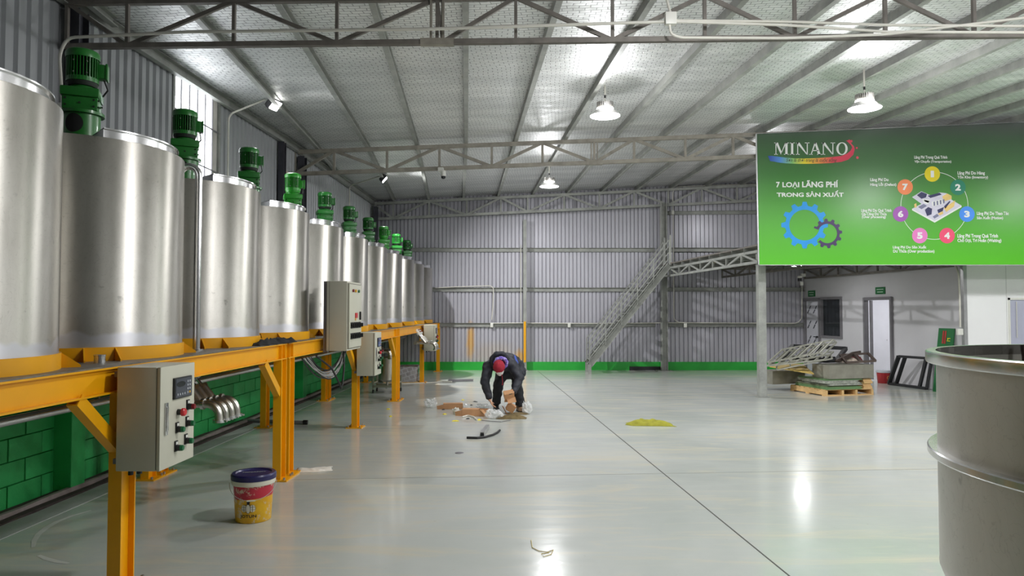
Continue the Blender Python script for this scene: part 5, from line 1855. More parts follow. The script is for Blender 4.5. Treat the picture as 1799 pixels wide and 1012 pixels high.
el = lambda cx_, cz, rx, rz, n=22: [(cx_ + rx * math.cos(2 * math.pi * i / n), cz + rz * math.sin(2 * math.pi * i / n)) for i in range(n)]
on_bucket(el(0.0, 0.118, 0.056, 0.032), 'bucket_ink', 'emblem_outline', 1)
for sx in (-1, 1):
    on_bucket(el(sx * 0.033, 0.118, 0.020, 0.028), 'bucket_rim', 'emblem_globe', 2)
    on_bucket([(sx * 0.033 - 0.0012, 0.09), (sx * 0.033 + 0.0012, 0.09), (sx * 0.033 + 0.0012, 0.146), (sx * 0.033 - 0.0012, 0.146)], 'bucket_ink', 'emblem_line', 3)
    for dz_ in (-0.01, 0.01):
        on_bucket([(sx * 0.033 - 0.019, 0.117 + dz_), (sx * 0.033 + 0.019, 0.117 + dz_), (sx * 0.033 + 0.019, 0.119 + dz_), (sx * 0.033 - 0.019, 0.119 + dz_)], 'bucket_ink', 'emblem_line', 3)
on_bucket(el(0.0, 0.118, 0.019, 0.038), 'bucket_ink', 'emblem_centre', 3)
on_bucket(el(0.0, 0.116, 0.0155, 0.033), 'bucket_rim', 'emblem_centre', 4)
on_bucket(el(0.002, 0.163, 0.012, 0.012), 'bucket_ink', 'emblem_head', 3)
tx = fit_text('JOTUN', 0.125, 0.030, 'bucket_ink', 'brand_lettering', t, (0, 0, 0), (0, 0, 0), 0.02)
for v_ in tx.data.vertices:
    u, z_ = v_.co.x - 0.065, v_.co.y + 0.040
    rr_ = r0 + (r1 - r0) * z_ / H + 0.0012
    a2 = -math.pi / 2 - R_(10) + u / rr_
    v_.co = (rr_ * math.cos(a2), rr_ * math.sin(a2), z_)
hd = []
for i in range(21):
    a2 = math.pi * i / 20
    hd.append(((r1 + 0.016) * math.cos(a2) * 1.03, -0.03 - (r1 + 0.01) * math.sin(a2) * 0.9 * (1 if True else 0), H - 0.035 - 0.115 * math.sin(a2)))
MB().tube(hd, 0.0022, 6).build('handle', 'wire_grey', t)
MB().cyl((-0.03, hd[10][1], hd[10][2]), (0.03, hd[10][1], hd[10][2]), 0.006, n=8).build('handle_grip', 'bucket_rim', t)

# navy cap and nut by the double leg, and a plastic rag beside its foot plate
c = onfloor(489, 838)
t = thing('navy_cap', 'small navy plastic cap beside the foot of a yellow leg', 'cap', (c.x - 0.02, c.y + 0.02, 0))
MB().lathe([(0.0005, 0), (0.05, 0), (0.052, 0.01), (0.052, 0.07), (0.046, 0.075), (0.0005, 0.075)], 28).build('cap', 'blue_cloth_cap', t, angle=30)
mb = MB()
for i in range(24):
    a_ = 2 * math.pi * i / 24
    mb.box((0.053 * math.cos(a_), 0.053 * math.sin(a_), 0.04), (0.004, 0.005, 0.055), Matrix.Rotation(a_, 3, 'Z'))
mb.build('grip_ribs', 'blue_cloth_cap', t, smooth=False)


def rag(name, label, cat, x, y, L, W, H_, seed, mat, rz_=0.0, group=None):
    c_ = onfloor(x, y)
    o = cloth_blob(MB(), L, W, H_, seed).build(name, mat, loc=(c_.x, c_.y, 0), rz=rz_, angle=80)
    return tag(o, label, cat, group)


rag('plastic_rag', 'flat crumpled plastic rag beside the double yellow leg', 'rag', 553, 826, 0.34, 0.2, 0.03, 21, 'white_scrap', 0.25)
rag('lime_cloth', 'crumpled lime green cloth lying alone on the floor', 'cloth', 1141, 746, 0.64, 0.3, 0.10, 34, 'lime_cloth', -0.1)
p, q = onfloor(428, 742), onfloor(533, 746)
t = thing('floor_pipe', 'dark pipe lying on the floor under the platform', 'pipe', (p.x, p.y, 0))
MB().cyl((0, 0, 0.028), (q.x - p.x, q.y - p.y, 0.028), 0.026, n=14).build('pipe', 'frame_grey', t)
MB().cyl((q.x - p.x - 0.001, q.y - p.y, 0.032), (q.x - p.x + 0.06, q.y - p.y, 0.032), 0.032, n=14).build('end_cap', 'black_plastic', t)


# ------------------------------------------------------------------ rubbish around the person
def crumple(name, label, x, y, sx, sy, sz, seed, mat='plastic_film', group='crumpled clear plastic bags'):
    c_ = onfloor(x, y)
    bm = bmesh.new()
    bmesh.ops.create_icosphere(bm, subdivisions=4, radius=1.0)
    off = Vector((seed * 2.3, seed, 0))
    for v_ in bm.verts:
        d = v_.co.normalized()
        k = 0.8 + 0.35 * noise.noise(d * 1.6 + off) + 0.22 * abs(noise.noise(d * 4.5 + off)) + 0.12 * noise.noise(d * 10 + off)
        v_.co = Vector((d.x * sx * k, d.y * sy * k, max(-0.0, (d.z * 0.62 + 0.5) * sz * k)))
    me_ = bpy.data.meshes.new(name)
    bm.to_mesh(me_)
    bm.free()
    me_.materials.append(MATS[mat])
    o = link(name, me_, None, (c_.x, c_.y, 0))
    return tag(o, label, 'plastic bag', group)


crumple('plastic_bag', 'crumpled clear plastic bag lying leftmost, apart from the boxes', 757, 716, 0.11, 0.1, 0.15, 1)
crumple('plastic_bag', 'crumpled plastic bag between the boxes and the dark sack', 868, 735, 0.15, 0.12, 0.14, 2)
crumple('plastic_bag', 'clear plastic bag beside the tan shoe of the person', 926, 726, 0.09, 0.09, 0.17, 3)
crumple('plastic_bag', 'small plastic scrap behind the open box', 818, 717, 0.1, 0.08, 0.07, 4)
crumple('plastic_bag', 'clear plastic scrap in front of the person, left of the hand', 848, 717, 0.13, 0.08, 0.08, 5)
crumple('plastic_bag', 'white plastic scrap at the left end of the open box', 801, 727, 0.06, 0.06, 0.10, 6, 'white_scrap')


def carton(label, x, y, L, W, H_, rz_, opened, name='cardboard_box', z=0.0, flaps=True):
    c_ = onfloor(x, y)
    t_ = thing(name, label, 'cardboard box', (c_.x, c_.y, z), rz_, 'flattened and open cardboard boxes')
    th = 0.005
    MB().bx(0, L, 0, W, 0.001, th).bx(0, L, 0, th, 0, H_).bx(0, L, W - th, W, 0, H_).bx(0, th, 0, W, 0, H_).build('walls', ['cardboard'], t_, smooth=False)
    if not opened:
        MB().bx(0, L, 0, W, H_, H_ + th).bx(L - th, L, 0, W, 0, H_).build('lid', 'cardboard', t_, smooth=False)
    else:
        MB().bx(0, L * 0.62, 0, W, H_, H_ + th).build('lid', 'cardboard', t_, smooth=False)
    if flaps:
        MB().prism([(0, 0, 0.0), (-0.1, 0.02, 0.0), (-0.11, 0.02, H_ * 0.6), (0, 0, H_ * 0.9)], (0.0, 0.006, 0)).build('side_flap', 'cardboard', t_, smooth=False)
        if opened:
            MB().prism([(L * 0.68, 0, H_), (L * 0.8, 0.0, H_), (L * 0.92, -0.03, H_ * 0.5), (L * 0.86, -0.06, H_ * 0.42)], (0, 0.006, 0.003)).build('end_flap', 'cardboard', t_, smooth=False)
    return t_


carton('closed brown cardboard box lying behind, left of the person', 779, 719, 0.32, 0.13, 0.085, 0.12, False)
carton('open brown cardboard box lying in front, its end flap hanging out', 811, 731, 0.42, 0.16, 0.1, -0.12, True)
random.seed(8)
for k, (x, y, w_, d_, mt, lab) in enumerate(((800, 740, 0.10, 0.05, 'yellow_scrap', 'yellow tape scrap at the left corner of the open box'), (842, 738, 0.07, 0.04, 'yellow_scrap', 'yellow tape scrap at the flap of the open box'),
                                            (781, 728, 0.06, 0.04, 'yellow_scrap', 'yellow scrap lying left of the open box'), (813, 703, 0.06, 0.04, 'yellow_scrap', 'yellow scrap at the right end of the closed box'),
                                            (682, 719, 0.07, 0.05, 'yellow_scrap', 'yellow scrap nearer the yellow leg'), (686, 732, 0.06, 0.04, 'yellow_scrap', 'yellow scrap in front of its twin near the yellow leg'),
                                            (835, 706, 0.1, 0.04, 'rubber_black', 'flat dark scrap behind the boxes'), (826, 712, 0.08, 0.05, 'rubber_black', 'small black scrap between the two boxes'),
                                            (822, 736, 0.05, 0.03, 'rubber_black', 'tiny black scrap in front of the open box'), (779, 720, 0.05, 0.03, 'rubber_black', 'tiny black scrap in front of the closed box'))):
    o = cloth_blob(MB(), w_, d_, 0.02, 40 + k, 10, 6).build('scrap', mt, loc=(onfloor(x, y).x, onfloor(x, y).y, 0), rz=0.4 * k, angle=80)
    tag(o, lab, 'scrap', 'scraps of tape and rubber')
pts = [onfloor(812, 734), onfloor(822, 731.5), onfloor(832, 734), onfloor(838, 739)]
t = thing('white_tube', 'bent white plastic tube lying along the open box', 'tube', pts[0])
MB().tube([p_ - pts[0] + Vector((0, 0, 0.014)) for p_ in pts], 0.011, 10).build('tube', 'white_scrap', t)
pts = [onfloor(846, 739), onfloor(862, 741), onfloor(880, 742), onfloor(897, 739)]
t = thing('thin_rod', 'thin grey rod lying in front of the plastic bag', 'rod', pts[0])
MB().tube([p_ - pts[0] + Vector((0, 0, 0.008)) for p_ in pts], 0.005, 8).build('rod', 'frame_grey', t)
rag('brown_sack', 'dark brown sack lying flat at the feet of the person', 'sack', 899, 735, 0.46, 0.2, 0.075, 15, 'sack_brown', -0.05)
rag('brown_mat', 'dusty brown mat lying behind the dark sack, under the tan shoe', 'mat', 907, 727, 0.34, 0.26, 0.02, 16, 'sack_brown', 0.3)
# aluminium channel and rubber strip
p, q = onfloor(847, 767), onfloor(857, 753)
t = thing('aluminium_channel', 'short aluminium channel lying on the floor above the rubber strip', 'channel', (p.x, p.y, 0))
d = Vector((q.x - p.x, q.y - p.y, 0))
MB().cbeam((0, 0, 0.03), d + Vector((0, 0, 0.03)), 0.05, 0.05, 0.005, up=(1, 0, 0)).build('channel', 'aluminium', t, smooth=False)
MB().box((0, 0, 0.02), (0.05, 0.03, 0.04), None).build('end_block', 'rubber_black', t, smooth=False)
pts = [onfloor(820, 771), onfloor(838, 771.5), onfloor(852, 770), onfloor(866, 766), onfloor(874, 762), onfloor(878, 758)]
t = thing('rubber_strip', 'curved black rubber strip lying on the floor', 'rubber strip', pts[0])
MB().tube([p_ - pts[0] + Vector((0, 0, 0.016)) for p_ in pts], 0.015, 8).build('strip', 'rubber_black', t)
c = onfloor(807, 796)
tag(MB().lathe([(0.0005, 0.006), (0.045, 0.006), (0.05, 0.0)], 24).build('floor_disc', 'frame_grey', loc=(c.x, c.y, 0)), 'small dark disc lying on the floor in the open', 'disc')
pts = [onfloor(933, 950), onfloor(935, 963), onfloor(947, 969), onfloor(962, 971), onfloor(972, 967), onfloor(968, 975), onfloor(955, 979), onfloor(951, 974), onfloor(965, 972)]
t = thing('twine', 'thin straw coloured twine curled on the floor at the bottom of the picture', 'string', pts[0])
MB().tube([p_ - pts[0] + Vector((0, 0, 0.004)) for p_ in pts], 0.0025, 6).build('string', 'twine', t)
p, q = onfloor(788, 671), onfloor(831, 670)
t = thing('grey_profile', 'short grey steel profile lying on the floor left of the person', 'profile', (p.x, p.y, 0))
MB().bar((0, 0, 0.03), (q.x - p.x, q.y - p.y, 0.03), 0.08, 0.05).build('profile', 'frame_grey', t, smooth=False)
MB().bar((-0.25, 0.02, 0.012), (0.08, -0.06, 0.012), 0.05, 0.02).build('sleeve', 'white_scrap', t, smooth=False)
p, q = onfloor(700, 675), onfloor(780, 671)
t = thing('white_strip', 'long pale strip lying on the floor by the far yellow leg', 'strip', (p.x, p.y, 0))
MB().bar((0, 0, 0.006), (q.x - p.x, q.y - p.y, 0.006), 0.03, 0.01).build('strip', 'white_scrap', t, smooth=False)

# ------------------------------------------------------------------ pallet pile
pf = onfloor(1450, 696.5)
pr = onfloor(1535, 693.5)
pz = math.atan2(pr.y - pf.y, pr.x - pf.x)
lft = onfloor(1385.5, 686)
LW, LD = (pr - pf).length, (lft - pf).length
t = thing('wooden_pallet', 'pale wooden pallet on the floor under the scrap pile', 'pallet', pf, pz)
W = 'pallet_wood'
PL, PD = LW, LD
for y_ in (0.05, PD / 2, PD - 0.05):
    MB().bx(0, PL, y_ - 0.05, y_ + 0.05, 0.0, 0.018).build('bottom_board', W, t, smooth=False)
for x_ in (0.03, PL * 0.36, PL * 0.64, PL - 0.03):
    MB().bx(x_ - 0.025, x_ + 0.025, 0.0, PD, 0.018, 0.105).build('stringer', W, t, smooth=False)
nb = 7
for i in range(nb):
    y_ = (i + 0.5) * PD / nb
    MB().bx(0, PL, y_ - 0.055, y_ + 0.055, 0.105, 0.122).build('top_board', W, t, smooth=False)
PZ = 0.123


def onp(x, y, z=0.0):
    return pf + rot_z(pz) @ Vector((x, y, z))


# sheets and boxes on the pallet
zz = PZ
stack = [(0.02, 0.0, 0.8, 0.95, 0.05, 'sheet_pale_green', 'lowest pale green sheet on the pallet'), (0.05, 0.03, 0.72, 0.9, 0.022, 'sheet_olive', 'thin olive sheet in the stack on the pallet'),
         (0.08, -0.02, 0.75, 0.8, 0.04, 'film_grey', 'plastic wrapped grey sheet in the stack on the pallet'), (0.0, 0.0, 0.76, 0.85, 0.05, 'film_grey', 'crumpled film wrapped panel in the middle of the stack'), (0.02, 0.02, 0.84, 0.8, 0.025, 'sheet_pale_green', 'topmost pale green sheet under the galvanised box')]
for k, (x_, y_, w_, d_, h_, mt, lab) in enumerate(stack):
    o = thing('metal_sheet', lab, 'sheet', onp(x_, y_, zz), pz + 0.02 * (k % 3 - 1), 'sheets stacked on the pallet')
    mb = MB()
    mb.bx(0, w_, 0, d_, 0, h_ * 0.35).bx(0.01, w_ - 0.03, 0.01, d_, h_ * 0.35, h_ * 0.8).bx(0.0, w_ - 0.01, 0.0, d_, h_ * 0.8, h_)
    mb.build('panel', mt, o, smooth=False)
    zz += h_ + 0.002
z_top = zz
zz2 = PZ
for k in range(6):
    h_ = (0.028, 0.02, 0.045, 0.04, 0.03, 0.02)[k]
    o = thing('wood_offcut', ['lowest', 'second lowest', 'third', 'fourth', 'fifth', 'topmost'][k] + ' pale wooden offcut at the right end of the pallet', 'wood offcut', onp(PL - 0.21 + 0.012 * (k % 2), 0.02 + 0.015 * (k % 3), zz2), pz + 0.03 * (k % 2), 'wooden offcuts on the pallet')
    MB().rbox((0.1, 0.25, h_ / 2), (0.2 - 0.01 * (k % 3), 0.5, h_), 0.003).build('board', 'pallet_wood', o, smooth=False)
    zz2 += h_ + 0.001
zt2 = max(z_top, zz2)
o = thing('galvanised_box', 'dull galvanised metal box on top of the stacked sheets', 'metal box', onp(0.1, 0.0, zt2 + 0.002), pz)
MB().rbox((0.5, 0.25, 0.13), (1.0, 0.5, 0.26), 0.004).build('box', 'galv_box', o, smooth=False)
gb_z = zt2 + 0.002 + 0.26
o = thing('galvanised_box', 'lower galvanised metal box at the left rear of the pallet', 'metal box', onp(-0.36, 1.0, PZ + 0.002), pz + 0.06)
MB().rbox((0.35, 0.25, 0.14), (0.8, 0.4, 0.27), 0.004).build('box', 'galv_box', o, smooth=False)
# tilted plywood plank
P0, P1, P2 = at(1352, 645, 14.4), at(1430, 658, 13.75), at(1405, 641, 14.5)
o = thing('plywood_plank', 'tilted yellow plywood plank sticking out left of the pile', 'plank', P0)
MB().prism([Vector((0, 0, 0)), P1 - P0, P2 - P0 + Vector((0.1, 0.1, 0)), Vector((0.15, 0.25, 0.02))], (0, 0, 0.018)).build('board', 'plank_wood', o, smooth=False)
o['label'] = 'tilted yellow plywood plank sticking out left of the pile'


def ladder_frame(label, A, B, C, n, mat, w=0.03, second=None):
    """welded frame: rail A-B, parallel rail offset by C, n rungs; optionally doubled in depth"""
    A, B, C = Vector(A), Vector(B), Vector(C)
    o = thing('welded_ladder', label, 'ladder', A)
    def rail(p_, q_):
        MB().bar(p_ - A, q_ - A, w, w).build('rail', mat, o, smooth=False)
    offs = [Vector((0, 0, 0))] + ([Vector(second)] if second else [])
    for s in offs:
        rail(A + s, B + s)
        rail(A + C + s, B + C + s)
        for i in range(n):
            u = i / (n - 1)
            MB().bar(A.lerp(B, u) + s - A, A.lerp(B, u) + C + s - A, w, w).build('rung', mat, o, smooth=False)
    if second:
        for i in range(n):
            u = i / (n - 1)
            for e in (Vector((0, 0, 0)), C):
                MB().bar(A.lerp(B, u) + e - A, A.lerp(B, u) + e + Vector(second) - A, w, w).build('spacer', mat, o, smooth=False)
    return o


A, B = at(1349, 637, 14.1), at(1440, 620, 13.9)
Cv = at(1464, 597, 14.25) - B
ladder_frame('pale welded steel ladder frame lying on top of the scrap pile', A, B, Cv, 6, 'ladder_steel', 0.026, (0.06, 0.0, -0.05))
A, B = at(1348, 643, 13.95), at(1448, 632, 13.75)
ladder_frame('second pale steel frame lying beneath the top one, hanging over the left side', A, B, at(1464, 618, 14.2) - B, 7, 'ladder_steel', 0.026)
A, B = at(1365, 650, 13.9), at(1462, 630, 13.75)
ladder_frame('lowest pale steel frame in the pile, resting on the plank', A, B, Vector((0.12, 0.35, 0.06)), 5, 'ladder_steel', 0.024)
A, B = at(1375, 628, 14.35), at(1470, 633, 14.1)
ladder_frame('black steel frame lying in the pile behind the ladder frames', A, B, at(1486, 612, 14.5) - B, 3, 'black_steel', 0.07)
A, B = at(1468, 634, 13.95), at(1498, 620, 14.2)
ladder_frame('narrow brown steel frame at the middle of the pile', A, B, Vector((0.2, 0.1, 0.02)), 4, 'brown_steel', 0.035)
A, B = at(1487, 637, 13.8), at(1538, 634, 13.75)
ladder_frame('brown steel frame at the right end of the pile', A, B, Vector((0.06, 0.4, 0.12)), 3, 'brown_steel', 0.04)
# bundles lying in the pile
for k, (x, y, D_, mt, L_, W_, H_, lab) in enumerate(((1478, 634, 14.3, 'cream_cloth', 0.28, 0.2, 0.16, 'cream cloth bundle in the middle of the pile'), (1496, 633, 14.25, 'cream_cloth', 0.3, 0.2, 0.14, 'larger cream cloth bundle beside the maroon one'),
                                                  (1503, 632, 14.45, 'maroon_cloth', 0.28, 0.24, 0.24, 'maroon cloth bundle on top of the pile'), (1460, 636, 14.4, 'black_cloth', 0.5, 0.3, 0.18, 'black tarpaulin under the frames of the pile'))):
    p = at(x, y, D_)
    o = cloth_blob(MB(), L_, W_, H_, 60 + k).build('cloth_bundle', mt, loc=(p.x, p.y, gb_z + 0.003), rz=0.2, angle=80)
    tag(o, lab, 'cloth', 'cloths lying in the scrap pile')

# red bucket by the open door
c = onfloor(1553, 673)
t = thing('red_bucket', 'red paint bucket with a grey lid standing by the open door', 'bucket', c)
MB().lathe([(0.0005, 0), (0.125, 0), (0.13, 0.006), (0.15, 0.24), (0.145, 0.24)], 40).build('body', 'red_bucket', t, angle=40)
MB().lathe([(0.146, 0.235), (0.162, 0.238), (0.162, 0.262), (0.15, 0.29), (0.0005, 0.285)], 40).build('lid', 'grey_lid', t, angle=40)
mb = MB()
mb.tube([(0.03 * math.cos(a_) + 0.03, -0.143 - 0.01 * abs(math.cos(a_)) * 0, 0.13 + 0.035 * math.sin(a_)) for a_ in [R_(40 + 290 * i / 16) for i in range(17)]], 0.005, 6)
mb.build('gold_emblem', 'gold_print', t)

# black steel window frame leaning on the partition
t = thing('leaning_grille', 'black steel grille leaning against the grey partition by the door', 'grille', onfloor(1570, 676))
o_ = Vector(t.location)
A = onfloor(1562, 676) + Vector((0, 0, 0.03)); B = onfloor(1628, 685) + Vector((0, 0, 0.03))
def lean(p_, px, py, extra):
    d_ = rpt(p_.y + extra, 0, 0.06)
    return at(px, py, d_.y)
Ct = at(1579, 626, 15.05); Dt = at(1637, 630, 14.6)
def seg(p_, q_, w=0.075, nm='rail'):
    MB().bar(p_ - o_, q_ - o_, w, 0.05).build(nm, 'black_steel', t, smooth=False)
seg(A, B); seg(Ct, Dt); seg(A, Ct, nm='stile'); seg(B, Dt, nm='stile')
seg(A.lerp(B, 0.2), Ct.lerp(Dt, 0.2), 0.065, 'mullion'); seg(A.lerp(B, 0.82), Ct.lerp(Dt, 0.84), 0.065, 'mullion')
# green boards leaning
g0, g1 = onfloor(1641, 687), onfloor(1673, 690)
g0 = rpt(14.40, 0, 0.2)
t = thing('green_sign_board', 'green sign board with red and yellow lettering leaning on the partition', 'sign', (g0.x, g0.y, 0))
o_ = Vector(t.location)
T0, T1 = rpt(14.40, 1.27, 0.04), rpt(13.98, 1.27, 0.04)
nrm = ((T1 - T0).cross(Vector((0, 0, 1)))).normalized()
if nrm.y > 0:
    nrm = -nrm
b0, b1 = Vector((g0.x, g0.y, 0)), Vector((g0.x + (T1 - T0).x, g0.y + (T1 - T0).y, 0))
MB().prism([b0 - o_, b1 - o_, T1 - o_, T0 - o_], -nrm * 0.02).build('board', 'sign_green', t, smooth=False)
ux = (T1 - T0); uz = (T0 - b0)
def gs(u, v_, l_=0.004):
    return b0 + ux * u + uz * v_ + nrm * l_ - o_
for v0 in (0.76, 0.86):
    for u0 in (0.30, 0.44):
        MB().prism([gs(u0, v0), gs(u0 + 0.1, v0), gs(u0 + 0.1, v0 + 0.1), gs(u0, v0 + 0.1)], nrm * 0.002).build('lettering', 'sign_red_text', t, smooth=False)
for pts in ([(0.62, 0.80), (0.82, 0.80), (0.82, 0.81), (0.62, 0.81)], [(0.62, 0.84), (0.82, 0.84), (0.82, 0.85), (0.62, 0.85)], [(0.62, 0.81), (0.70, 0.825), (0.70, 0.835), (0.62, 0.82)], [(0.62, 0.84), (0.70, 0.825), (0.70, 0.835), (0.62, 0.85)]):
    MB().prism([gs(*p_) for p_ in pts], nrm * 0.002).build('lettering', 'sign_yellow_text', t, smooth=False)

# ------------------------------------------------------------------ the person
PD_ = 11.35
def pp_(x, y, D):
    return at(x, y, D)


J = dict(
    hip=Vector((0.02, 11.62, 0.755)), chest=Vector((-0.17, 11.32, 0.795)),
    neck=Vector((-0.215, 11.20, 0.80)), head=Vector((-0.20, 11.08, 0.745)))
hipL, hipR = Vector((-0.12, 11.62, 0.71)), Vector((0.09, 11.62, 0.70))
footL, footR = onfloor(872, 722), onfloor(914, 722)
footL = Vector((footL.x, 11.62, 0.0)); footR = Vector((footR.x, 11.50, 0.0))
ankL, ankR = footL + Vector((0, 0.02, 0.11)), footR + Vector((0.0, 0.03, 0.11))
kneeL, kneeR = Vector((-0.225, 11.50, 0.43)), Vector((0.075, 11.46, 0.42))
shL, shR = Vector((-0.37, 11.27, 0.75)), Vector((0.0, 11.30, 0.76))
elL, wrL = Vector((-0.425, 11.20, 0.50)), Vector((-0.36, 11.15, 0.275))
elR, wrR = Vector((0.115, 11.22, 0.555)), Vector((0.03, 11.08, 0.375))

src = MB()
caps = []


def cap_(a_, b_, ra, rb, mi, sx=1.0):
    a_, b_ = Vector(a_), Vector(b_)
    n = 8
    pts = [a_.lerp(b_, i / n) for i in range(n + 1)]
    rs = [ra + (rb - ra) * i / n for i in range(n + 1)]
    src.tube(pts, rs, 16)
    src.ball(a_, ra, 14)
    src.ball(b_, rb, 14)
    caps.append((a_, b_, ra, rb, mi))


# jacket (0), trousers (1), blue panel (2)
cap_(J['hip'], J['hip'].lerp(J['chest'], 0.5) + Vector((0, 0, 0.03)), 0.14, 0.142, 0)
cap_(J['hip'].lerp(J['chest'], 0.5) + Vector((0, 0, 0.03)), J['chest'], 0.142, 0.14, 0)
cap_(J['hip'] + Vector((0.07, 0, -0.03)), J['chest'] + Vector((0.12, 0, -0.03)), 0.115, 0.10, 0)
cap_(J['hip'] + Vector((-0.1, 0, -0.03)), J['chest'] + Vector((-0.12, 0, -0.03)), 0.11, 0.10, 0)
cap_(J['chest'], J['neck'], 0.14, 0.085, 0)
cap_(J['chest'] + Vector((-0.1, 0, -0.01)), shL, 0.10, 0.092, 0)
cap_(J['chest'] + Vector((0.1, 0, -0.01)), shR, 0.10, 0.092, 0)
cap_(shL, elL, 0.09, 0.078, 0); cap_(elL, wrL, 0.078, 0.052, 0)
cap_(shR, elR, 0.092, 0.08, 0); cap_(elR, wrR, 0.078, 0.05, 0)
cap_(hipL, kneeL, 0.11, 0.082, 1); cap_(kneeL, ankL + Vector((0, 0, 0.03)), 0.082, 0.070, 1)
cap_(hipR, kneeR, 0.108, 0.08, 1); cap_(kneeR, ankR + Vector((0, 0, 0.03)), 0.088, 0.078, 1)
# jacket hem
cap_(Vector((-0.13, 11.56, 0.63)), Vector((0.11, 11.56, 0.63)), 0.12, 0.125, 0)
for i, p_ in enumerate(src.v):
    amp = 0.014
    src.v[i] = p_ + Vector((noise.noise(p_ * 9), noise.noise(p_ * 9 + Vector((7, 0, 0))), noise.noise(p_ * 9 + Vector((0, 7, 0))))) * amp
per = thing('person', 'person in dark jacket and red beanie bending down to pick up cardboard', 'person', (-0.1, 11.5, 0))
pO = Vector(per.location)


def remeshed(mb_, name, voxel, smooth=6):
    me_ = bpy.data.meshes.new(name)
    me_.from_pydata([tuple(p_ - pO) for p_ in mb_.v], [], mb_.f)
    tmp = bpy.data.objects.new(name, me_)
    COL.objects.link(tmp)
    md = tmp.modifiers.new('r', 'REMESH'); md.mode = 'VOXEL'; md.voxel_size = voxel
    sm = tmp.modifiers.new('s', 'SMOOTH'); sm.iterations = smooth; sm.factor = 0.5
    dg = bpy.context.evaluated_depsgraph_get()
    out = bpy.data.meshes.new_from_object(tmp.evaluated_get(dg))
    bpy.data.objects.remove(tmp)
    out.name = name
    out.shade_smooth()
    return out


bme = remeshed(src, 'body', 0.014, 4)
for mt in ('jacket_dark', 'trouser_dark', 'jacket_blue'):
    bme.materials.append(MATS[mt])
for p_ in bme.polygons:
    c_ = p_.center + pO
    best, bi = 1e9, 0
    for a_, b_, ra, rb, mi in caps:
        ab = b_ - a_
        u = max(0, min(1, (c_ - a_).dot(ab) / ab.length_squared))
        dd = (c_ - a_.lerp(b_, u)).length - (ra + (rb - ra) * u)
        if dd < best:
            best, bi = dd, mi
    if bi == 0 and c_.x > 0.03 and c_.z > 0.78 and abs((c_.x - 0.06) + (c_.y - 11.45) * 0.4) < 0.028:
        bi = 2
    p_.material_index = bi
# folds: push vertices in and out along their normals
for v_ in bme.vertices:
    c_ = v_.co + pO
    v_.co += v_.normal * 0.012 * noise.noise(Vector((c_.x * 14, c_.y * 14, c_.z * 20)))
link('body', bme, per)

# head, hood, scarf, mask, beanie
hc = J['head']
hd_ = Vector((0.06, -0.62, -0.78)).normalized()        # where the face looks (down and toward the camera)
upv = Vector((-0.12, -0.74, 0.66)).normalized()        # crown of the head
upv = (upv - hd_ * upv.dot(hd_)).normalized()
rt = hd_.cross(upv).normalized()
RH_ = Matrix((rt, hd_, upv)).transposed()
hm = MB()
hm.ball(hc, 0.088, 20, 0, (0.86, 1.0, 1.12), RH_)
hm.ball(hc + hd_ * 0.085 - upv * 0.02, 0.016, 10, 0, (0.9, 1.3, 1.4), RH_)
hm.ball(hc + hd_ * 0.03 - upv * 0.075, 0.05, 12, 0, (0.9, 1.0, 0.8), RH_)
for s in (-1, 1):
    hm.ball(hc + rt * s * 0.078, 0.022, 10, 0, (0.5, 0.9, 1.3), RH_)
hme = remeshed(hm, 'head', 0.006, 3)
hme.materials.append(MATS['skin'])
ho = link('head', hme, per)
for s in (-1, 1):
    e_ = MB()
    e_.ball(hc + hd_ * 0.080 + rt * s * 0.03 + upv * 0.008 - pO, 0.009, 10)
    e_.build('eye', 'screen_dark', ho)
bn = MB()
n = 28
vs_, fs_ = [], []
prof = [(0.096, -0.005), (0.101, 0.005), (0.1, 0.03), (0.094, 0.06), (0.078, 0.092), (0.05, 0.116), (0.02, 0.127), (0.0008, 0.129)]
for r_, z_ in prof:
    for k in range(n):
        a_ = 2 * math.pi * k / n
        rr_ = r_ * (1 + (0.035 * math.sin(a_ * 7) if 0.02 < z_ < 0.11 else 0))
        p_ = hc + rt * (rr_ * 0.92 * math.cos(a_)) + hd_ * (rr_ * 1.06 * math.sin(a_)) + upv * (z_ - 0.004)
        vs_.append(p_ - pO)
for i in range(len(prof) - 1):
    for k in range(n):
        fs_.append((i * n + k, i * n + (k + 1) % n, (i + 1) * n + (k + 1) % n, (i + 1) * n + k))
bn.add(vs_, fs_)
bn.build('beanie', 'beanie_red', per, angle=60)
mk = MB()
vs_, fs_ = [], []
for i in range(7):
    for j in range(9):
        u, w_ = (j / 8 - 0.5), i / 6
        a_ = u * 2.3
        wdt = 0.09 - 0.012 * w_
        p_ = hc + rt * (wdt * 0.9 * math.sin(a_)) + hd_ * (0.102 * math.cos(a_) * 1.02 + 0.004) + upv * (0.012 - 0.10 * w_ * (1 - 0.25 * abs(u) * 2))
        vs_.append(p_ - pO)
for i in range(6):
    for j in range(8):
        fs_.append((i * 9 + j, i * 9 + j + 1, (i + 1) * 9 + j + 1, (i + 1) * 9 + j))
mk.add(vs_, fs_)
mk.build('face_mask', 'mask_white', per, angle=80)
sc_ = MB()
nk = J['neck']
ring = []
ax = (hc - nk).normalized()
_, s_, u_ = MB.frame(ax)
for k in range(26):
    a_ = 2 * math.pi * k / 26
    ring.append(hc - ax * 0.035 + s_ * 0.090 * math.cos(a_) + u_ * 0.090 * math.sin(a_) + Vector((0.03, 0.0, 0.045)) - pO)
sc_.tube(ring, [0.028 + 0.005 * math.sin(k * 2.2) for k in range(26)], 10, closed=True)
sc_.build('scarf', 'scarf_purple', per, angle=80)
hoodm = MB()
hr = []
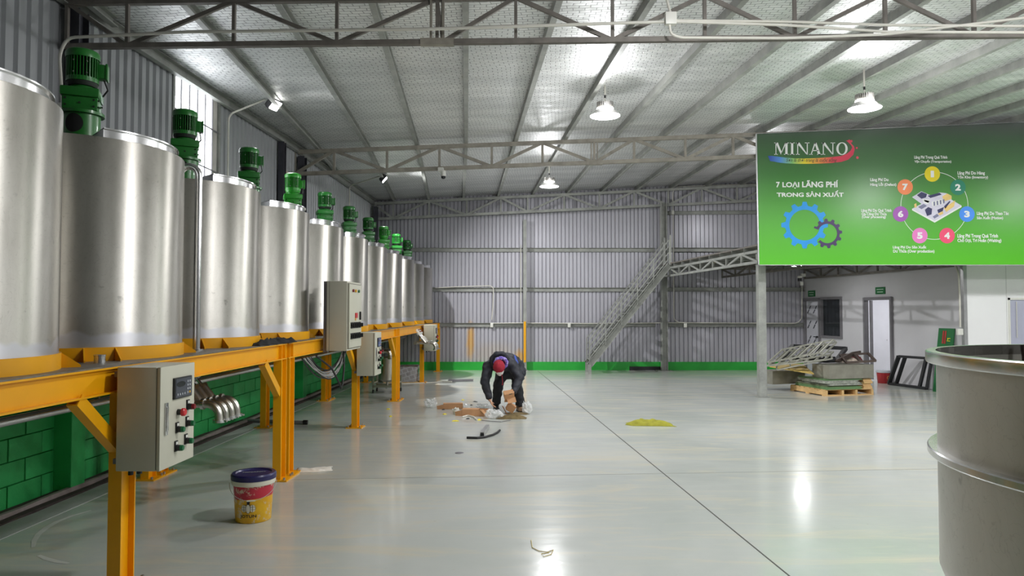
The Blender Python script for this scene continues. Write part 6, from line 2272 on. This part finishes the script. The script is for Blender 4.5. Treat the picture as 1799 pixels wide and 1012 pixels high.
for k in range(26):
    a_ = 2 * math.pi * k / 26
    hr.append(hc - ax * 0.085 + s_ * 0.118 * math.cos(a_) + u_ * 0.118 * math.sin(a_) + Vector((0.01, 0.03, 0.065)) - pO)
hoodm.tube(hr, [0.04 + 0.008 * math.sin(k * 1.7) for k in range(26)], 10, closed=True)
hoodm.build('hood', 'jacket_dark', per, angle=80)
c0 = Vector((-0.165, 11.07, 0.66)) - pO
MB().tube([c0, c0 + Vector((0.012, -0.005, -0.07)), c0 + Vector((0.02, -0.01, -0.15)), c0 + Vector((0.015, -0.01, -0.19))], [0.006, 0.007, 0.006, 0.012], 8).build('drawstring', 'cord_red', per)


# hands: palm plus five curled fingers
def hand(wrist, d, nrm_, side, curl, name='hand'):
    d, nrm_ = Vector(d).normalized(), Vector(nrm_).normalized()
    nrm_ = (nrm_ - d * nrm_.dot(d)).normalized()
    sd = d.cross(nrm_).normalized() * side
    m_ = MB()
    m_.tube([wrist - d * 0.03, wrist + d * 0.01, wrist + d * 0.03], [0.027, 0.026, 0.028], 12)
    for k in range(4):
        o = sd * (-0.027 + 0.018 * k)
        m_.tube([wrist + d * 0.015 + o * 0.8, wrist + d * 0.09 + o], [0.016, 0.0125], 10)
    Lf = (0.062, 0.075, 0.080, 0.070)
    for k in range(4):
        base = wrist + d * 0.085 + sd * (-0.027 + 0.018 * k)
        dd = d.copy()
        pts, rs = [base], [0.0098]
        for seg_, fr_ in enumerate((0.45, 0.32, 0.23)):
            dd = (dd * math.cos(curl * (0.7 + 0.3 * seg_)) + nrm_ * math.sin(curl * (0.7 + 0.3 * seg_))).normalized()
            pts.append(pts[-1] + dd * Lf[k] * fr_)
            rs.append(0.0092 - 0.0012 * seg_)
        m_.tube(pts, rs, 10)
        m_.ball(pts[-1], rs[-1], 8)
    tb = wrist + d * 0.03 + sd * 0.03
    td = (sd * 0.75 + d * 0.6 + nrm_ * 0.35).normalized()
    t2 = (sd * 0.15 + d * 0.85 + nrm_ * 0.5).normalized()
    m_.tube([tb - sd * 0.012, tb + td * 0.03, tb + td * 0.03 + t2 * 0.03, tb + td * 0.03 + t2 * 0.052], [0.0145, 0.0115, 0.0102, 0.0088], 10)
    me_ = remeshed(m_, name, 0.0042, 2)
    me_.materials.append(MATS['skin'])
    link(name, me_, per)


hand(wrL + Vector((0.01, -0.005, -0.03)), (0.42, -0.15, -0.9), (0.75, 0.1, 0.3), -1, 0.35)
hand(wrR + Vector((-0.008, -0.015, 0.0)), (-0.62, -0.55, -0.28), (0.1, 0.25, -0.9), 1, 0.62)
# cuffs
for w_, e_ in ((wrL, elL), (wrR, elR)):
    d_ = (w_ - e_).normalized()
    MB().tube([w_ - d_ * 0.015 - pO, w_ + d_ * 0.01 - pO, w_ + d_ * 0.03 - pO], [0.05, 0.052, 0.042], 16).build('cuff', 'jacket_dark', per)


def shoe(f, rz_, mat, tag_):
    m_ = MB()
    m_.M = Matrix.Translation(f - pO) @ Matrix.Rotation(rz_, 4, 'Z')
    secs = [(0.09, 0.034, 0.075), (0.05, 0.040, 0.095), (0.0, 0.042, 0.085), (-0.06, 0.045, 0.06), (-0.11, 0.047, 0.05), (-0.15, 0.040, 0.042), (-0.172, 0.022, 0.032)]
    vs_, fs_ = [], []
    n = 14
    for y_, w_, h_ in secs:
        for k in range(n):
            a_ = 2 * math.pi * k / n
            vs_.append((w_ * math.cos(a_), y_ + 0.04, 0.022 + max(0, math.sin(a_)) * h_ + min(0, math.sin(a_)) * 0.004))
    for i in range(len(secs) - 1):
        for k in range(n):
            fs_.append((i * n + k, i * n + (k + 1) % n, (i + 1) * n + (k + 1) % n, (i + 1) * n + k))
    fs_ += [tuple(range(n)), tuple(range((len(secs) - 1) * n, len(secs) * n))]
    m_.add(vs_, fs_)
    m_.lathe([(0.05, 0.05), (0.048, 0.12), (0.04, 0.13)], 16, c=(0, 0.07, 0))
    sh = m_.build('shoe', mat, per, angle=60)
    m2 = MB(); m2.M = Matrix.Translation(f - pO) @ Matrix.Rotation(rz_, 4, 'Z')
    out = [(s * w_ * 1.08, y_ + 0.04, 0.0) for s, lst in ((1, secs), (-1, secs[::-1])) for y_, w_, h_ in lst]
    m2.prism(out, (0, 0, 0.022))
    m2.build('sole', 'shoe_sole', sh, smooth=False)


shoe(footL, 0.15, 'boot_black', 'boot')
shoe(footR, 0.25, 'shoe_tan', 'shoe')
# trouser cuff turned up over the tan shoe
MB().lathe([(0.075, 0), (0.082, 0.0), (0.078, 0.05), (0.07, 0.05)], 18, closed=True, c=tuple(ankR - pO + Vector((0, 0, -0.01)))).build('trouser_cuff', 'trouser_dark', per)
MB().lathe([(0.066, 0), (0.072, 0.0), (0.07, 0.05), (0.062, 0.05)], 18, closed=True, c=tuple(ankL - pO + Vector((0, 0, 0.0)))).build('trouser_cuff', 'trouser_dark', per)

# the two cardboard boxes in the hand, one hanging from the other
hb = Vector((-0.045, 10.96, 0.30))
t = thing('held_cardboard_box', 'small brown cardboard box held in the hand, flaps open', 'cardboard box', hb, 0.15)
Rm = Matrix.Rotation(-0.18, 3, 'Y') @ Matrix.Rotation(0.5, 3, 'X')
m_ = MB()
for c_, s_2 in (((0, 0, 0.0), (0.15, 0.10, 0.004)), ((0, -0.05, 0.045), (0.15, 0.004, 0.09)), ((0, 0.05, 0.045), (0.15, 0.004, 0.09)), ((-0.075, 0, 0.045), (0.004, 0.1, 0.09)), ((0.075, 0, 0.045), (0.004, 0.1, 0.09)), ((0, 0, 0.09), (0.15, 0.10, 0.004))):
    m_.box(Rm @ Vector(c_), s_2, Rm)
m_.build('walls', 'cardboard', t, smooth=False)
MB().box(Rm @ Vector((0.02, -0.09, -0.005)), (0.13, 0.085, 0.004), Rm @ Matrix.Rotation(0.5, 3, 'X')).build('flap', 'cardboard', t, smooth=False)
MB().box(Rm @ Vector((0.02, -0.055, 0.088)), (0.05, 0.012, 0.004), Rm).build('tab_slot', 'rubber_black', t, smooth=False)
t = thing('cardboard_box', 'crushed brown cardboard box standing on the sack below the held one', 'cardboard box', (-0.06, 10.98, 0.075), 0.2, 'flattened and open cardboard boxes')
Rm = Matrix.Rotation(0.55, 3, 'Y') @ Matrix.Rotation(0.25, 3, 'X')
m_ = MB()
for c_, s_2 in (((0, 0, 0.02), (0.12, 0.09, 0.004)), ((0, -0.045, 0.075), (0.12, 0.004, 0.11)), ((0, 0.045, 0.075), (0.12, 0.004, 0.11)), ((-0.06, 0, 0.075), (0.004, 0.09, 0.11)), ((0.06, 0, 0.075), (0.004, 0.09, 0.11)), ((0, 0, 0.13), (0.12, 0.09, 0.004))):
    m_.box(Rm @ Vector(c_), s_2, Rm)
m_.build('walls', 'cardboard', t, smooth=False)
MB().box((0.0, 0.0, 0.19), (0.11, 0.005, 0.1), Matrix.Rotation(0.3, 3, 'X')).build('flap', 'cardboard', t, smooth=False)
MB().box((-0.05, 0.02, 0.02), (0.005, 0.1, 0.14), Matrix.Rotation(-0.5, 3, 'Y')).build('flap', 'cardboard_in', t, smooth=False)
